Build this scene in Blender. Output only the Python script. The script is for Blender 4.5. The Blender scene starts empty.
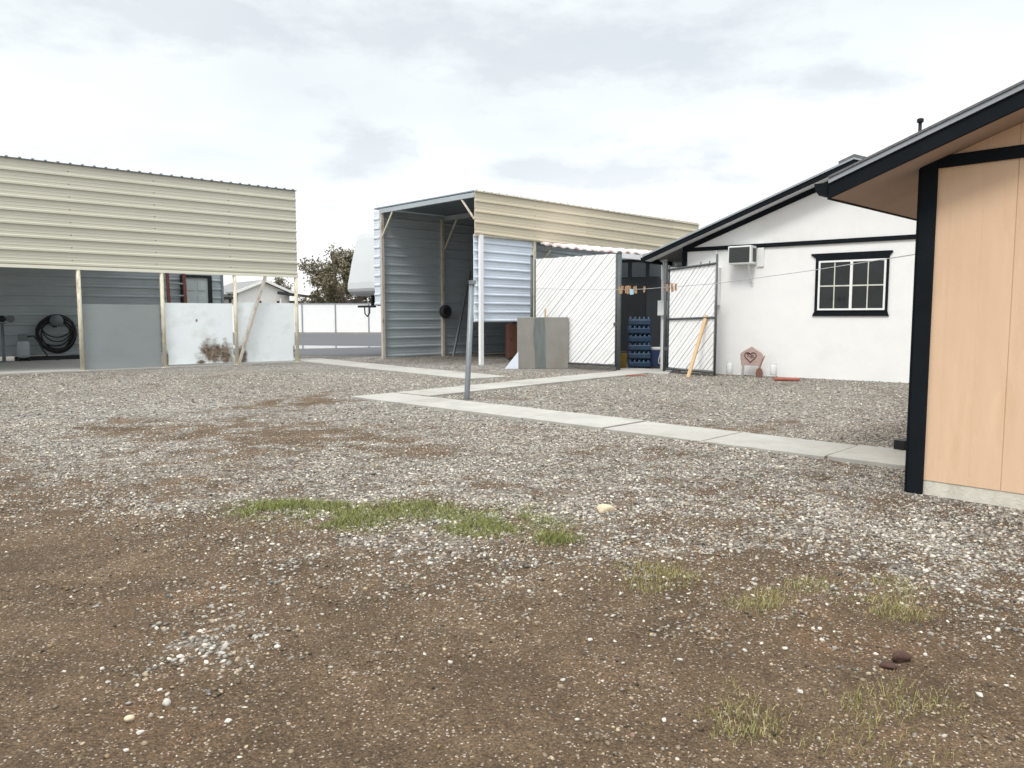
import bpy, bmesh, math, random
import numpy as np
random.seed(7)
rng = np.random.default_rng(11)
S = bpy.context.scene
C = S.collection
R = math.radians
H = 1.25            # eye height
FPX = 760.0
PITCH = math.atan((384 - 317) / FPX)

# ------------------------------------------------------------------ helpers
class MB:
    """collects simple solids; build() links them as ONE mesh object"""
    def __init__(s): s.v = []; s.f = []
    def add(s, vs, fs):
        n = len(s.v); s.v += [tuple(v) for v in vs]; s.f += [tuple(i + n for i in f) for f in fs]; return s
    def box(s, x0, x1, y0, y1, z0, z1):
        vs = [(x0,y0,z0),(x1,y0,z0),(x1,y1,z0),(x0,y1,z0),(x0,y0,z1),(x1,y0,z1),(x1,y1,z1),(x0,y1,z1)]
        return s.add(vs, [(3,2,1,0),(4,5,6,7),(0,1,5,4),(1,2,6,5),(2,3,7,6),(3,0,4,7)])
    def rbox(s, c, sx, sy, sz, rz=0, tilt=0):
        """box centred on c, rolled about y then turned about z"""
        out = []
        for dz in (-1, 1):
            for dx, dy in ((-1,-1),(1,-1),(1,1),(-1,1)):
                x, y, z = dx*sx/2, dy*sy/2, dz*sz/2
                x, z = x*math.cos(tilt) + z*math.sin(tilt), -x*math.sin(tilt) + z*math.cos(tilt)
                out.append((c[0] + x*math.cos(rz) - y*math.sin(rz), c[1] + x*math.sin(rz) + y*math.cos(rz), c[2] + z))
        return s.add(out, [(3,2,1,0),(4,5,6,7),(0,1,5,4),(1,2,6,5),(2,3,7,6),(3,0,4,7)])
    def prism(s, poly, y0, y1):
        """polygon in x,z (counter-clockwise seen from -y) pushed from y0 to y1"""
        n = len(poly)
        vs = [(p[0], y0, p[1]) for p in poly] + [(p[0], y1, p[1]) for p in poly]
        fs = [tuple(range(n)), tuple(range(2*n-1, n-1, -1))]
        fs += [(i, i+n, (i+1) % n + n, (i+1) % n) for i in range(n)]
        return s.add(vs, fs)
    def prismx(s, poly, x0, x1):
        """polygon in y,z pushed along x"""
        n = len(poly)
        vs = [(x0, p[0], p[1]) for p in poly] + [(x1, p[0], p[1]) for p in poly]
        fs = [tuple(range(n-1, -1, -1)), tuple(range(n, 2*n))]
        fs += [(i, (i+1) % n, (i+1) % n + n, i+n) for i in range(n)]
        return s.add(vs, fs)
    def slab(s, poly, z0, z1):
        n = len(poly)
        vs = [(p[0], p[1], z0) for p in poly] + [(p[0], p[1], z1) for p in poly]
        fs = [tuple(range(n-1, -1, -1)), tuple(range(n, 2*n))]
        fs += [(i, (i+1) % n, (i+1) % n + n, i+n) for i in range(n)]
        return s.add(vs, fs)
    def tube(s, pts, r, n=8, closed=False, r1=None):
        P = [np.array(p, float) for p in pts]; m = len(P); rings = []
        up = None
        for i in range(m):
            if closed: t = P[(i+1) % m] - P[i-1]
            else: t = P[min(i+1, m-1)] - P[max(i-1, 0)]
            t = t / (np.linalg.norm(t) + 1e-9)
            if up is None:
                a = np.array([0,0,1.]) if abs(t[2]) < .9 else np.array([1.,0,0])
                up = a - t*(a@t)
            up = up - t*(up@t); up /= np.linalg.norm(up); b = np.cross(t, up)
            rr = r if r1 is None else r + (r1 - r)*i/(m-1)
            rings.append([P[i] + rr*(math.cos(q)*up + math.sin(q)*b) for q in [2*math.pi*k/n for k in range(n)]])
        vs = [v for rg in rings for v in rg]; fs = []
        for i in range(m if closed else m-1):
            j = (i+1) % m
            fs += [(i*n+k, i*n+(k+1) % n, j*n+(k+1) % n, j*n+k) for k in range(n)]
        if not closed:
            fs += [tuple(range(n-1, -1, -1)), tuple(range((m-1)*n, m*n))]
        return s.add(vs, fs)
    def bar(s, a, b, r, n=8, r1=None): return s.tube([a, b], r, n, r1=r1)
    def beam(s, a, b, w, h):
        """square-section bar from a to b"""
        a = np.array(a, float); b = np.array(b, float); t = b - a; t /= np.linalg.norm(t)
        up = np.array([0,0,1.]) if abs(t[2]) < .95 else np.array([0,1.,0])
        sd = np.cross(t, up); sd /= np.linalg.norm(sd); up = np.cross(sd, t)
        vs = []
        for p in (a, b):
            for i, j in ((-1,-1),(1,-1),(1,1),(-1,1)): vs.append(p + sd*i*w/2 + up*j*h/2)
        return s.add(vs, [(3,2,1,0),(4,5,6,7),(0,1,5,4),(1,2,6,5),(2,3,7,6),(3,0,4,7)])
    def lathe(s, prof, c=(0,0,0), n=20, axis='z'):
        vs = []
        for r, z in prof:
            for k in range(n):
                q = 2*math.pi*k/n; p = (r*math.cos(q), r*math.sin(q), z)
                if axis == 'y': p = (p[0], p[2], p[1])
                vs.append((c[0]+p[0], c[1]+p[1], c[2]+p[2]))
        m = len(prof)
        fs = [(i*n+k, i*n+(k+1) % n, (i+1)*n+(k+1) % n, (i+1)*n+k) for i in range(m-1) for k in range(n)]
        fs += [tuple(range(n-1, -1, -1)), tuple(range((m-1)*n, m*n))]
        return s.add(vs, fs)
    def build(s, name, m, parent=None, smooth=False, bevel=0):
        me = bpy.data.meshes.new(name); me.from_pydata(s.v, [], s.f)
        bm = bmesh.new(); bm.from_mesh(me); bmesh.ops.recalc_face_normals(bm, faces=bm.faces)
        if smooth:
            for f in bm.faces: f.smooth = len(f.verts) <= 4
        bm.to_mesh(me); bm.free()
        me.materials.append(m)
        o = bpy.data.objects.new(name, me); C.objects.link(o)
        if parent: o.parent = parent
        if bevel:
            b = o.modifiers.new('Bevel', 'BEVEL'); b.width = bevel; b.segments = 2; b.limit_method = 'ANGLE'
        return o

def tag(o, label=None, cat=None, group=None, kind=None):
    if label: o['label'] = label
    if cat: o['category'] = cat
    if group: o['group'] = group
    if kind: o['kind'] = kind
    return o
def thing(name, label, cat, loc=(0,0,0), deg=0, group=None):
    o = bpy.data.objects.new(name, None); C.objects.link(o)
    o.empty_display_size = .1
    o.location = loc; o.rotation_euler = (0, 0, R(deg))
    return tag(o, label, cat, group)
def copy_tree(o, parent=None):
    c = o.copy(); C.objects.link(c)
    if parent: c.parent = parent
    for ch in list(o.children): copy_tree(ch, c)
    return c

def profile(n, pitch, depth, minor):
    """one ribbed-sheet section: list of (fraction of height, relief)"""
    out = [(0, 0)]
    for i in range(n):
        a = i / n; u = 1 / n
        out += [(a + .04*u, 0), (a + .10*u, depth), (a + .24*u, depth), (a + .30*u, 0)]
        if minor:
            for q in (.52, .76): out += [(a + (q-.03)*u, 0), (a + (q-.012)*u, depth*.13), (a + (q+.028)*u, depth*.13), (a + (q+.045)*u, 0)]
    out.append((1, 0))
    return out
def ribbed(mb, x0, x1, zb, zt, y, pitch=.29, depth=.03, minor=True, back=.02):
    """ribbed metal sheet facing -y between x0 and x1; zb, zt = (left, right) heights of its lower and upper edge"""
    n = max(1, round((zt[0]-zb[0]) / pitch)); pr = profile(n, pitch, depth, minor)
    L = [(x0, y - d, zb[0] + f*(zt[0]-zb[0])) for f, d in pr]; Rr = [(x1, y - d, zb[1] + f*(zt[1]-zb[1])) for f, d in pr]
    m = len(pr)
    Lb = [(x0, y + back, zb[0]), (x0, y + back, zt[0])]; Rb = [(x1, y + back, zb[1]), (x1, y + back, zt[1])]
    vs = L + Rr + Lb + Rb
    fs = [(i, m+i, m+i+1, i+1) for i in range(m-1)]
    a, b, c, d = 2*m, 2*m+1, 2*m+2, 2*m+3
    fs += [(a, b, d, c), (0, a, c, m), (m-1, 2*m-1, d, b), tuple(list(range(m)) + [b, a]), tuple(list(range(2*m-1, m-1, -1)) + [c, d])]
    return mb.add(vs, fs)

# ------------------------------------------------------------------ materials
def mat(name, col, rough=.7, var=.12, scale=6., metal=0., bump=0., bscale=60., spec=.5, stain=None, stain_amt=.5, stain_scale=2., stretch=None, lo=.52):
    """Principled with a mottled base colour, optional stains and a fine bump"""
    m = bpy.data.materials.new(name); m.use_nodes = True; nt = m.node_tree; N = nt.nodes; Lk = nt.links
    b = N['Principled BSDF']; b.inputs['Roughness'].default_value = rough; b.inputs['Metallic'].default_value = metal
    b.inputs['Specular IOR Level'].default_value = spec
    tc = N.new('ShaderNodeTexCoord'); mp = N.new('ShaderNodeMapping'); Lk.new(tc.outputs['Object'], mp.inputs['Vector'])
    if stretch: mp.inputs['Scale'].default_value = stretch
    nz = N.new('ShaderNodeTexNoise'); nz.inputs['Scale'].default_value = scale; nz.inputs['Detail'].default_value = 6; nz.inputs['Roughness'].default_value = .65
    Lk.new(mp.outputs[0], nz.inputs['Vector'])
    rp = N.new('ShaderNodeValToRGB'); rp.color_ramp.elements[0].position = .3; rp.color_ramp.elements[1].position = .7
    rp.color_ramp.elements[0].color = tuple(c*(1-var) for c in col) + (1,); rp.color_ramp.elements[1].color = tuple(min(1, c*(1+var)) for c in col) + (1,)
    Lk.new(nz.outputs['Fac'], rp.inputs[0]); out = rp.outputs[0]
    if stain:
        n2 = N.new('ShaderNodeTexNoise'); n2.inputs['Scale'].default_value = stain_scale; n2.inputs['Detail'].default_value = 8; n2.inputs['Roughness'].default_value = .7
        Lk.new(mp.outputs[0], n2.inputs['Vector'])
        r2 = N.new('ShaderNodeValToRGB'); r2.color_ramp.elements[0].position = lo; r2.color_ramp.elements[1].position = lo + .18
        r2.color_ramp.elements[0].color = (0,0,0,1); r2.color_ramp.elements[1].color = (stain_amt,)*3 + (1,)
        Lk.new(n2.outputs['Fac'], r2.inputs[0])
        mx = N.new('ShaderNodeMixRGB'); Lk.new(r2.outputs[0], mx.inputs[0]); Lk.new(out, mx.inputs[1]); mx.inputs[2].default_value = tuple(stain) + (1,)
        out = mx.outputs[0]
    Lk.new(out, b.inputs['Base Color'])
    if bump:
        n3 = N.new('ShaderNodeTexNoise'); n3.inputs['Scale'].default_value = bscale; n3.inputs['Detail'].default_value = 4
        Lk.new(tc.outputs['Object'], n3.inputs['Vector'])
        bp = N.new('ShaderNodeBump'); bp.inputs['Strength'].default_value = bump; bp.inputs['Distance'].default_value = .01
        Lk.new(n3.outputs['Fac'], bp.inputs['Height']); Lk.new(bp.outputs[0], b.inputs['Normal'])
    return m

M = {}
M['beige'] = mat('beige_sheet', (.56,.54,.45), .5, .05, 1.2, stain=(.49,.47,.38), stain_amt=.3, stain_scale=1.5, stretch=(.3,.3,2))
M['beige2'] = mat('beige_sheet_worn', (.58,.52,.39), .5, .06, 1.5, stain=(.48,.42,.31), stain_amt=.35, stain_scale=1.2, stretch=(.3,.3,2))
M['dull'] = mat('dull_galvanised_panel', (.25,.275,.275), .5, .08, 2, stain=(.19,.21,.21), stain_amt=.5, stretch=(.5,.5,1))
M['carportsheet'] = mat('carport_back_sheet', (.36,.40,.42), .5, .10, 3, stain=(.28,.31,.33), stain_amt=.5, stretch=(.4,.4,1.5))
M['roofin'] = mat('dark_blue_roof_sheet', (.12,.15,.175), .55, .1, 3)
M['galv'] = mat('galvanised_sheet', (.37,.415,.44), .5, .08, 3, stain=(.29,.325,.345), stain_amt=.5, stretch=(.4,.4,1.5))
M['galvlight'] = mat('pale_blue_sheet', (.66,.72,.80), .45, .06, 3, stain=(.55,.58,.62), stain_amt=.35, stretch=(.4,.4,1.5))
M['darksheet'] = mat('roof_sheet', (.16,.18,.20), .5, .1, 2)
M['creamtrim'] = mat('cream_trim_paint', (.70,.68,.57), .5, .05, 3)
M['cream'] = mat('cream_post_paint', (.62,.58,.46), .55, .08, 8, stain=(.20,.09,.05), stain_amt=.8, stain_scale=3.0, stretch=(4,4,1))
M['rustpost'] = mat('peeling_post', (.50,.46,.40), .7, .15, 8, stain=(.16,.06,.035), stain_amt=.9, stain_scale=4.0, stretch=(3,3,1))
M['whitepost'] = mat('white_post_paint', (.80,.80,.80), .5, .03, 8)
M['whitepanel'] = mat('white_sheet_panel', (.78,.83,.84), .5, .03, 3, stain=(.52,.52,.48), stain_amt=.4, stain_scale=2.2)
M['stucco'] = mat('white_stucco', (.80,.80,.79), .9, .025, 2.5, bump=.35, bscale=90, stain=(.70,.69,.66), stain_amt=.4, stain_scale=1.0)
M['black'] = mat('black_trim', (.007,.010,.013), .75, .2, 5, bump=.15, spec=.12)
M['blackmetal'] = mat('black_metal', (.010,.011,.013), .55, .15, 9, spec=.3)
M['greydrip'] = mat('grey_drip_edge', (.30,.33,.36), .45, .06, 6)
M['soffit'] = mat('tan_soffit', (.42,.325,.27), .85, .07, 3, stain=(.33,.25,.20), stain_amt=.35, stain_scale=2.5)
M['greysoffit'] = mat('grey_soffit', (.66,.68,.70), .8, .06, 5)
M['shingle'] = mat('grey_shingle', (.14,.145,.15), .95, .25, 14, bump=.5, bscale=40)
M['concrete'] = mat('concrete', (.345,.335,.305), .85, .17, 2.2, bump=.25, bscale=70, stain=(.20,.175,.14), stain_amt=.8, stain_scale=1.1)
M['foundconc'] = mat('pale_foundation', (.60,.57,.49), .9, .12, 7, bump=.4, stain=(.33,.28,.2), stain_amt=.6, stain_scale=5)
M['slabconc'] = mat('old_slab_concrete', (.40,.39,.36), .85, .1, 2.0, bump=.25, stain=(.25,.23,.2), stain_amt=.5)
M['asphalt'] = mat('asphalt', (.060,.062,.068), .7, .18, .5, bump=.3, bscale=50, stain=(.085,.085,.09), stain_amt=.6, stain_scale=.3, stretch=(.3,1,1))
M['wet'] = mat('wet_asphalt', (.05,.05,.055), .04, .05, 2, spec=.8)
M['chainframe'] = mat('dark_grey_tube', (.075,.085,.09), .6, .2, 8, metal=.1, stain=(.16,.10,.07), stain_amt=.4)
M['pole'] = mat('galvanised_pole', (.19,.21,.225), .45, .15, 10, metal=.3, stain=(.2,.2,.2), stain_amt=.4, stretch=(3,3,.6))
M['slat'] = mat('white_slats', (.84,.84,.84), .55, .03, 4, stain=(.66,.65,.62), stain_amt=.35, stain_scale=1.5)
M['wire'] = mat('fence_wire', (.40,.405,.41), .6, .2, 10, metal=.2)
M['winframe'] = mat('white_vinyl', (.80,.80,.79), .4, .02, 5)
M['muntin'] = mat('thin_muntin', (.60,.60,.52), .5, .1, 6)
M['glass'] = mat('dark_glass', (.012,.015,.016), .05, .5, 1.5, spec=.4)
M['acwhite'] = mat('white_enamel', (.74,.75,.74), .45, .03, 7)
M['grille'] = mat('dark_grille', (.05,.055,.055), .6, .3, 40)
M['vinylfence'] = mat('white_block_fence', (.82,.82,.82), .7, .03, 1.2, stain=(.7,.69,.66), stain_amt=.3, stain_scale=.4)
M['fencepost'] = mat('grey_fence_post', (.24,.26,.28), .6, .1, 5)
M['fibreglass'] = mat('white_fibreglass', (.57,.59,.595), .35, .02, 1.5)
M['rubber'] = mat('black_rubber', (.02,.02,.021), .75, .2, 20)
M['brownwood'] = mat('brown_board', (.13,.055,.035), .75, .15, 6)
M['barewood'] = mat('bare_wood', (.52,.36,.20), .75, .15, 8, stretch=(6,6,1))
M['pegwood'] = mat('peg_wood', (.42,.25,.13), .7, .2, 30)
M['cyan'] = mat('pale_blue_plastic', (.35,.60,.75), .5, .05, 20)
M['signwood'] = mat('pink_brown_wood', (.40,.29,.26), .8, .15, 10, stretch=(1,1,4))
M['carve'] = mat('burnt_carving', (.06,.03,.025), .8, .1, 20)
M['greywood'] = mat('grey_wood', (.33,.31,.28), .85, .15, 10)
M['jar'] = mat('frosted_glass', (.66,.68,.68), .25, .03, 10)
M['brick'] = mat('red_paver', (.30,.09,.06), .85, .2, 10, bump=.3)
M['rustred'] = mat('rusty_red_metal', (.15,.045,.032), .75, .25, 9, stain=(.07,.02,.016), stain_amt=.6)
M['reddish'] = mat('red_brown_iron', (.17,.08,.06), .75, .2, 12)
M['watercase'] = mat('blue_bottles', (.008,.030,.07), .35, .2, 14)
M['wrap'] = mat('clear_blue_wrap', (.012,.04,.085), .3, .2, 8)
M['cooler'] = mat('blue_cooler', (.012,.03,.10), .45, .05, 8)
M['darkwall'] = mat('dark_painted_wall', (.016,.02,.023), .75, .15, 4)
M['dimpane'] = mat('dim_window_glass', (.07,.09,.105), .2, .1, 3)
M['yellow'] = mat('yellow_plastic', (.25,.17,.03), .6, .1, 8)
M['redroof'] = mat('peeling_roof_sheet', (.72,.70,.68), .6, .05, 5, stain=(.33,.045,.05), stain_amt=.9, lo=.46, stain_scale=4.5, stretch=(1,2.5,1))
M['sheet'] = mat('dull_sheet_metal', (.27,.26,.24), .42, .10, 2.5, metal=.35, stain=(.22,.17,.12), stain_amt=.4, stain_scale=1.6)
M['sheetdark'] = mat('bare_zinc_streak', (.165,.185,.18), .4, .15, 4, metal=.35, stretch=(3,3,.5))
M['greydoor'] = mat('grey_door_paint', (.40,.44,.44), .6, .05, 5)
M['machine'] = mat('machine_grey', (.13,.15,.16), .5, .2, 8)
M['greyroof'] = mat('grey_roof_shingle', (.22,.22,.22), .9, .12, 6)
M['whitehouse'] = mat('white_far_siding', (.80,.79,.76), .8, .03, 2)
M['bark'] = mat('bark', (.085,.065,.05), .9, .25, 9)
M['stainrust'] = mat('rusted_through_patch', (.15,.11,.075), .9, .45, 16, stain=(.36,.30,.23), stain_amt=.6, stain_scale=14)
def stained_panel(spots):
    m = M['whitepanel'].copy(); m.name = 'stained_white_panel'; N = m.node_tree.nodes; L = m.node_tree.links
    b = N['Principled BSDF']; src = b.inputs['Base Color'].links[0].from_socket
    tc = N.new('ShaderNodeTexCoord'); sp_ = N.new('ShaderNodeSeparateXYZ'); L.new(tc.outputs['Object'], sp_.inputs[0])
    nz = N.new('ShaderNodeTexNoise'); nz.inputs['Scale'].default_value = 5; nz.inputs['Detail'].default_value = 9; nz.inputs['Roughness'].default_value = .72; L.new(tc.outputs['Object'], nz.inputs['Vector'])
    def mt(op, a, b_=None, c=None):
        n = N.new('ShaderNodeMath'); n.operation = op
        for i, v in enumerate((a, b_, c)):
            if v is None: continue
            if isinstance(v, (int, float)): n.inputs[i].default_value = v
            else: L.new(v, n.inputs[i])
        return n.outputs[0]
    tot = None
    for cx, cz, rx, rz in spots:
        ax = mt('DIVIDE', mt('SUBTRACT', sp_.outputs[0], cx), rx); az = mt('DIVIDE', mt('SUBTRACT', sp_.outputs[2], cz), rz)
        d = mt('SUBTRACT', 1.0, mt('SQRT', mt('ADD', mt('MULTIPLY', ax, ax), mt('MULTIPLY', az, az))))
        tot = d if tot is None else mt('MAXIMUM', tot, d)
    f = mt('ADD', tot, mt('MULTIPLY', mt('SUBTRACT', nz.outputs['Fac'], .5), 2.0))
    r = N.new('ShaderNodeValToRGB'); r.color_ramp.elements[0].position = -.0; r.color_ramp.elements[1].position = .55; L.new(f, r.inputs[0])
    n2 = N.new('ShaderNodeTexNoise'); n2.inputs['Scale'].default_value = 13; n2.inputs['Detail'].default_value = 6; L.new(tc.outputs['Object'], n2.inputs['Vector'])
    c2 = N.new('ShaderNodeValToRGB'); c2.color_ramp.elements[0].position = .35; c2.color_ramp.elements[1].position = .7
    c2.color_ramp.elements[0].color = (.07,.05,.035,1); c2.color_ramp.elements[1].color = (.27,.21,.15,1); L.new(n2.outputs['Fac'], c2.inputs[0])
    mx = N.new('ShaderNodeMixRGB'); L.new(r.outputs[0], mx.inputs[0]); L.new(src, mx.inputs[1]); L.new(c2.outputs[0], mx.inputs[2]); L.new(mx.outputs[0], b.inputs['Base Color'])
    return m

def tan_material():
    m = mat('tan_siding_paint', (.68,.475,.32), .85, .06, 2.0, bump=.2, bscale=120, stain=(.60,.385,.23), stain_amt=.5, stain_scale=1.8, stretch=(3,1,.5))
    return m
M['tan'] = tan_material()
def screws(m, px, pz, zoff):
    N = m.node_tree.nodes; L = m.node_tree.links; b = N['Principled BSDF']; src = b.inputs['Base Color'].links[0].from_socket
    tc = N.new('ShaderNodeTexCoord'); sp_ = N.new('ShaderNodeSeparateXYZ'); L.new(tc.outputs['Object'], sp_.inputs[0])
    def mt(op, a, b_):
        n = N.new('ShaderNodeMath'); n.operation = op
        for i, v in enumerate((a, b_)):
            if isinstance(v, (int, float)): n.inputs[i].default_value = v
            else: L.new(v, n.inputs[i])
        return n.outputs[0]
    fx = mt('PINGPONG', mt('ADD', sp_.outputs[0], 100*px), px/2); fz = mt('PINGPONG', mt('ADD', sp_.outputs[2], zoff), pz/2)
    dot = mt('LESS_THAN', mt('ADD', mt('MULTIPLY', fx, fx), mt('MULTIPLY', fz, fz)), .00032)
    sheet = mt('FLOOR', mt('DIVIDE', sp_.outputs[0], px*2), 0); wn = N.new('ShaderNodeTexWhiteNoise'); wn.noise_dimensions = '1D'; L.new(sheet, wn.inputs['W'])
    tint = mt('ADD', mt('MULTIPLY', wn.outputs['Value'], .09), .94)
    cm = N.new('ShaderNodeCombineXYZ'); [L.new(tint, cm.inputs[i]) for i in range(3)]
    m1 = N.new('ShaderNodeMixRGB'); m1.blend_type = 'MULTIPLY'; m1.inputs[0].default_value = 1; L.new(src, m1.inputs[1]); L.new(cm.outputs[0], m1.inputs[2])
    m2 = N.new('ShaderNodeMixRGB'); L.new(dot, m2.inputs[0]); L.new(m1.outputs[0], m2.inputs[1]); m2.inputs[2].default_value = (.25,.23,.19,1); L.new(m2.outputs[0], b.inputs['Base Color'])
screws(M['beige'], 1.82, .285, .03); screws(M['beige2'], 2.2, .27, .03)

def leaf_mat(name, c1, c2):
    m = bpy.data.materials.new(name); m.use_nodes = True; N = m.node_tree.nodes; Lk = m.node_tree.links
    b = N['Principled BSDF']; b.inputs['Roughness'].default_value = .8; b.inputs['Specular IOR Level'].default_value = .2
    a = N.new('ShaderNodeAttribute'); a.attribute_name = 'tone'
    r = N.new('ShaderNodeValToRGB'); r.color_ramp.elements[0].color = c1 + (1,); r.color_ramp.elements[1].color = c2 + (1,)
    Lk.new(a.outputs['Fac'], r.inputs[0]); Lk.new(r.outputs[0], b.inputs['Base Color'])
    return m
M['leaf'] = leaf_mat('dusty_leaf', (.105,.095,.058), (.25,.22,.15))
M['grass'] = leaf_mat('grass_blade', (.080,.108,.026), (.38,.38,.15))
M['drygrass'] = leaf_mat('dry_grass_blade', (.16,.17,.05), (.48,.40,.20))
def col_mat(name, rough):
    m = bpy.data.materials.new(name); m.use_nodes = True; N = m.node_tree.nodes; Lk = m.node_tree.links
    b = N['Principled BSDF']; b.inputs['Roughness'].default_value = rough; b.inputs['Specular IOR Level'].default_value = .3
    a = N.new('ShaderNodeAttribute'); a.attribute_name = 'col'
    nz = N.new('ShaderNodeTexNoise'); nz.inputs['Scale'].default_value = 90; nz.inputs['Detail'].default_value = 3
    tc = N.new('ShaderNodeTexCoord'); Lk.new(tc.outputs['Object'], nz.inputs['Vector'])
    mr = N.new('ShaderNodeMapRange'); mr.inputs[3].default_value = .75; mr.inputs[4].default_value = 1.25; Lk.new(nz.outputs['Fac'], mr.inputs[0])
    mx = N.new('ShaderNodeMixRGB'); mx.blend_type = 'MULTIPLY'; mx.inputs[0].default_value = 1
    Lk.new(a.outputs['Color'], mx.inputs[1]); Lk.new(mr.outputs[0], mx.inputs[2]); Lk.new(mx.outputs[0], b.inputs['Base Color'])
    return m
M['stone'] = col_mat('gravel_stone', .8)
M['palestone'] = mat('pale_stone', (.46,.44,.395), .85, .2, 25, bump=.4, bscale=80)
M['tanstone'] = mat('tan_stone', (.52,.43,.30), .85, .18, 18, bump=.4, bscale=60)
M['redstone'] = mat('red_brown_stone', (.055,.026,.018), .9, .35, 25, bump=.4, bscale=60)

# ------------------------------------------------------------------ ground layout
def vnoise(x, y, sc, seed):
    x = np.asarray(x)*sc; y = np.asarray(y)*sc
    xi = np.floor(x).astype(np.int64); yi = np.floor(y).astype(np.int64); fx = x-xi; fy = y-yi
    fx = fx*fx*(3-2*fx); fy = fy*fy*(3-2*fy)
    def h(a, b):
        n = (a*374761393 + b*668265263 + seed*974711) & 0x7fffffff
        n = ((n ^ (n >> 13))*1274126177) & 0x7fffffff
        return ((n ^ (n >> 16)) & 0xffff) / 65535.
    return (h(xi,yi)*(1-fx)+h(xi+1,yi)*fx)*(1-fy) + (h(xi,yi+1)*(1-fx)+h(xi+1,yi+1)*fx)*fy
def fbm(x, y, sc, seed, o=4):
    t = 0; a = .5
    for i in range(o): t = t + a*vnoise(x, y, sc*2**i, seed+i*17); a *= .5
    return t / (1-.5**o)
cp, sp = math.cos(PITCH), math.sin(PITCH)
def to_px(x, y):
    """where a ground point lies in the photograph (used only to read off the ground's gravel and grass map)"""
    fw = np.maximum(y*cp + H*sp, .3); up = y*sp - H*cp
    return 512 + FPX*x/fw, 384 - FPX*up/fw
def ss(a, b, t):
    t = np.clip((t-a)/(b-a), 0, 1); return t*t*(3-2*t)
def ell(px, py, cx, cy, rx, ry): return np.clip(1.25 - np.sqrt(((px-cx)/rx)**2 + ((py-cy)/ry)**2), 0, 1)
def gravel_map(x, y):
    px, py = to_px(x, y)
    yb = np.interp(px, [-200,0,130,250,400,600,750,900,1024,1300], [495,512,535,575,590,590,592,612,628,650])
    n1 = fbm(x, y, 1.3, 3); n2 = fbm(x, y, 4.5, 9)
    n3 = fbm(x, y, 11., 33, 3)
    wob = (n1-.5)*150 + (n2-.5)*110 + (n3-.5)*70
    g = ss(-75, 105, yb - py + wob)
    # a tongue of stones running towards the viewer at the left
    d = np.abs(px - np.interp(py, [540,600,640,700,740], [215,245,225,175,140]))
    g = np.maximum(g, .95*np.clip(1.3 - d/95, 0, 1)*ss(770, 650, py)*ss(500,560,py)*(.25+.75*ss(.34, .58, n2))*(.35+.65*ss(.32,.58,n3)))
    g = np.maximum(g, .6*ell(px, py, 265, 640, 150, 30)*ss(.42, .6, n2)*ss(.35,.6,n3))
    g = np.maximum(g, .5*ell(px, py, 860, 640, 220, 55)*ss(.42, .62, n2)*ss(.3,.55,n3))
    g = np.maximum(g, 1.0*ell(px, py, 225, 605, 95, 75)*(.45+.55*ss(.36,.56,n2))*(.5+.5*ss(.3,.55,n3)))
    g = np.maximum(g, .55*ell(px, py, 175, 685, 85, 40)*ss(.35,.55,n3))
    # thin places where the brown soil comes through
    for e in ((60,560,150,52,.95), (250,432,150,20,.65), (285,402,75,9,.7), (120,428,60,10,.5), (350,445,140,18,.45),
              (700,520,90,14,.5), (760,425,90,8,.35), (250,525,90,25,.6), (560,540,60,15,.35), (900,500,60,16,.3)):
        g = g*(1 - e[4]*ell(px, py, *e[:4])*ss(.30, .55, n2 + .25*(n1-.3)))
    far = ss(560, 500, py)
    g = g*(1 - (.55-.20*far)*ss(.50, .68, n2)) * (1 - (.35-.05*far)*ss(.52, .66, n1)) * (1 - (.35-.15*far)*ss(.5,.7,n3))
    return np.clip(g, 0, 1)
def height(x, y):
    fade = ss(13, 8, y)*ss(-6, 0, y)
    h = (fbm(x, y, .6, 21, 3)-.5)*.05 + (fbm(x, y, 3.0, 5, 3)-.5)*.034 + (fbm(x, y, 9.0, 15, 2)-.5)*.014
    near = ss(2.0, 1.0, np.abs(x-3.6))*ss(7.6, 6.6, y)   # level beside the tan building
    dip = ss(1.9, 2.5, x)*ss(6.15, 5.75, y)*ss(2.6, 4.2, y)
    return h*fade*(1-near) - .004 - .062*dip

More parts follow.
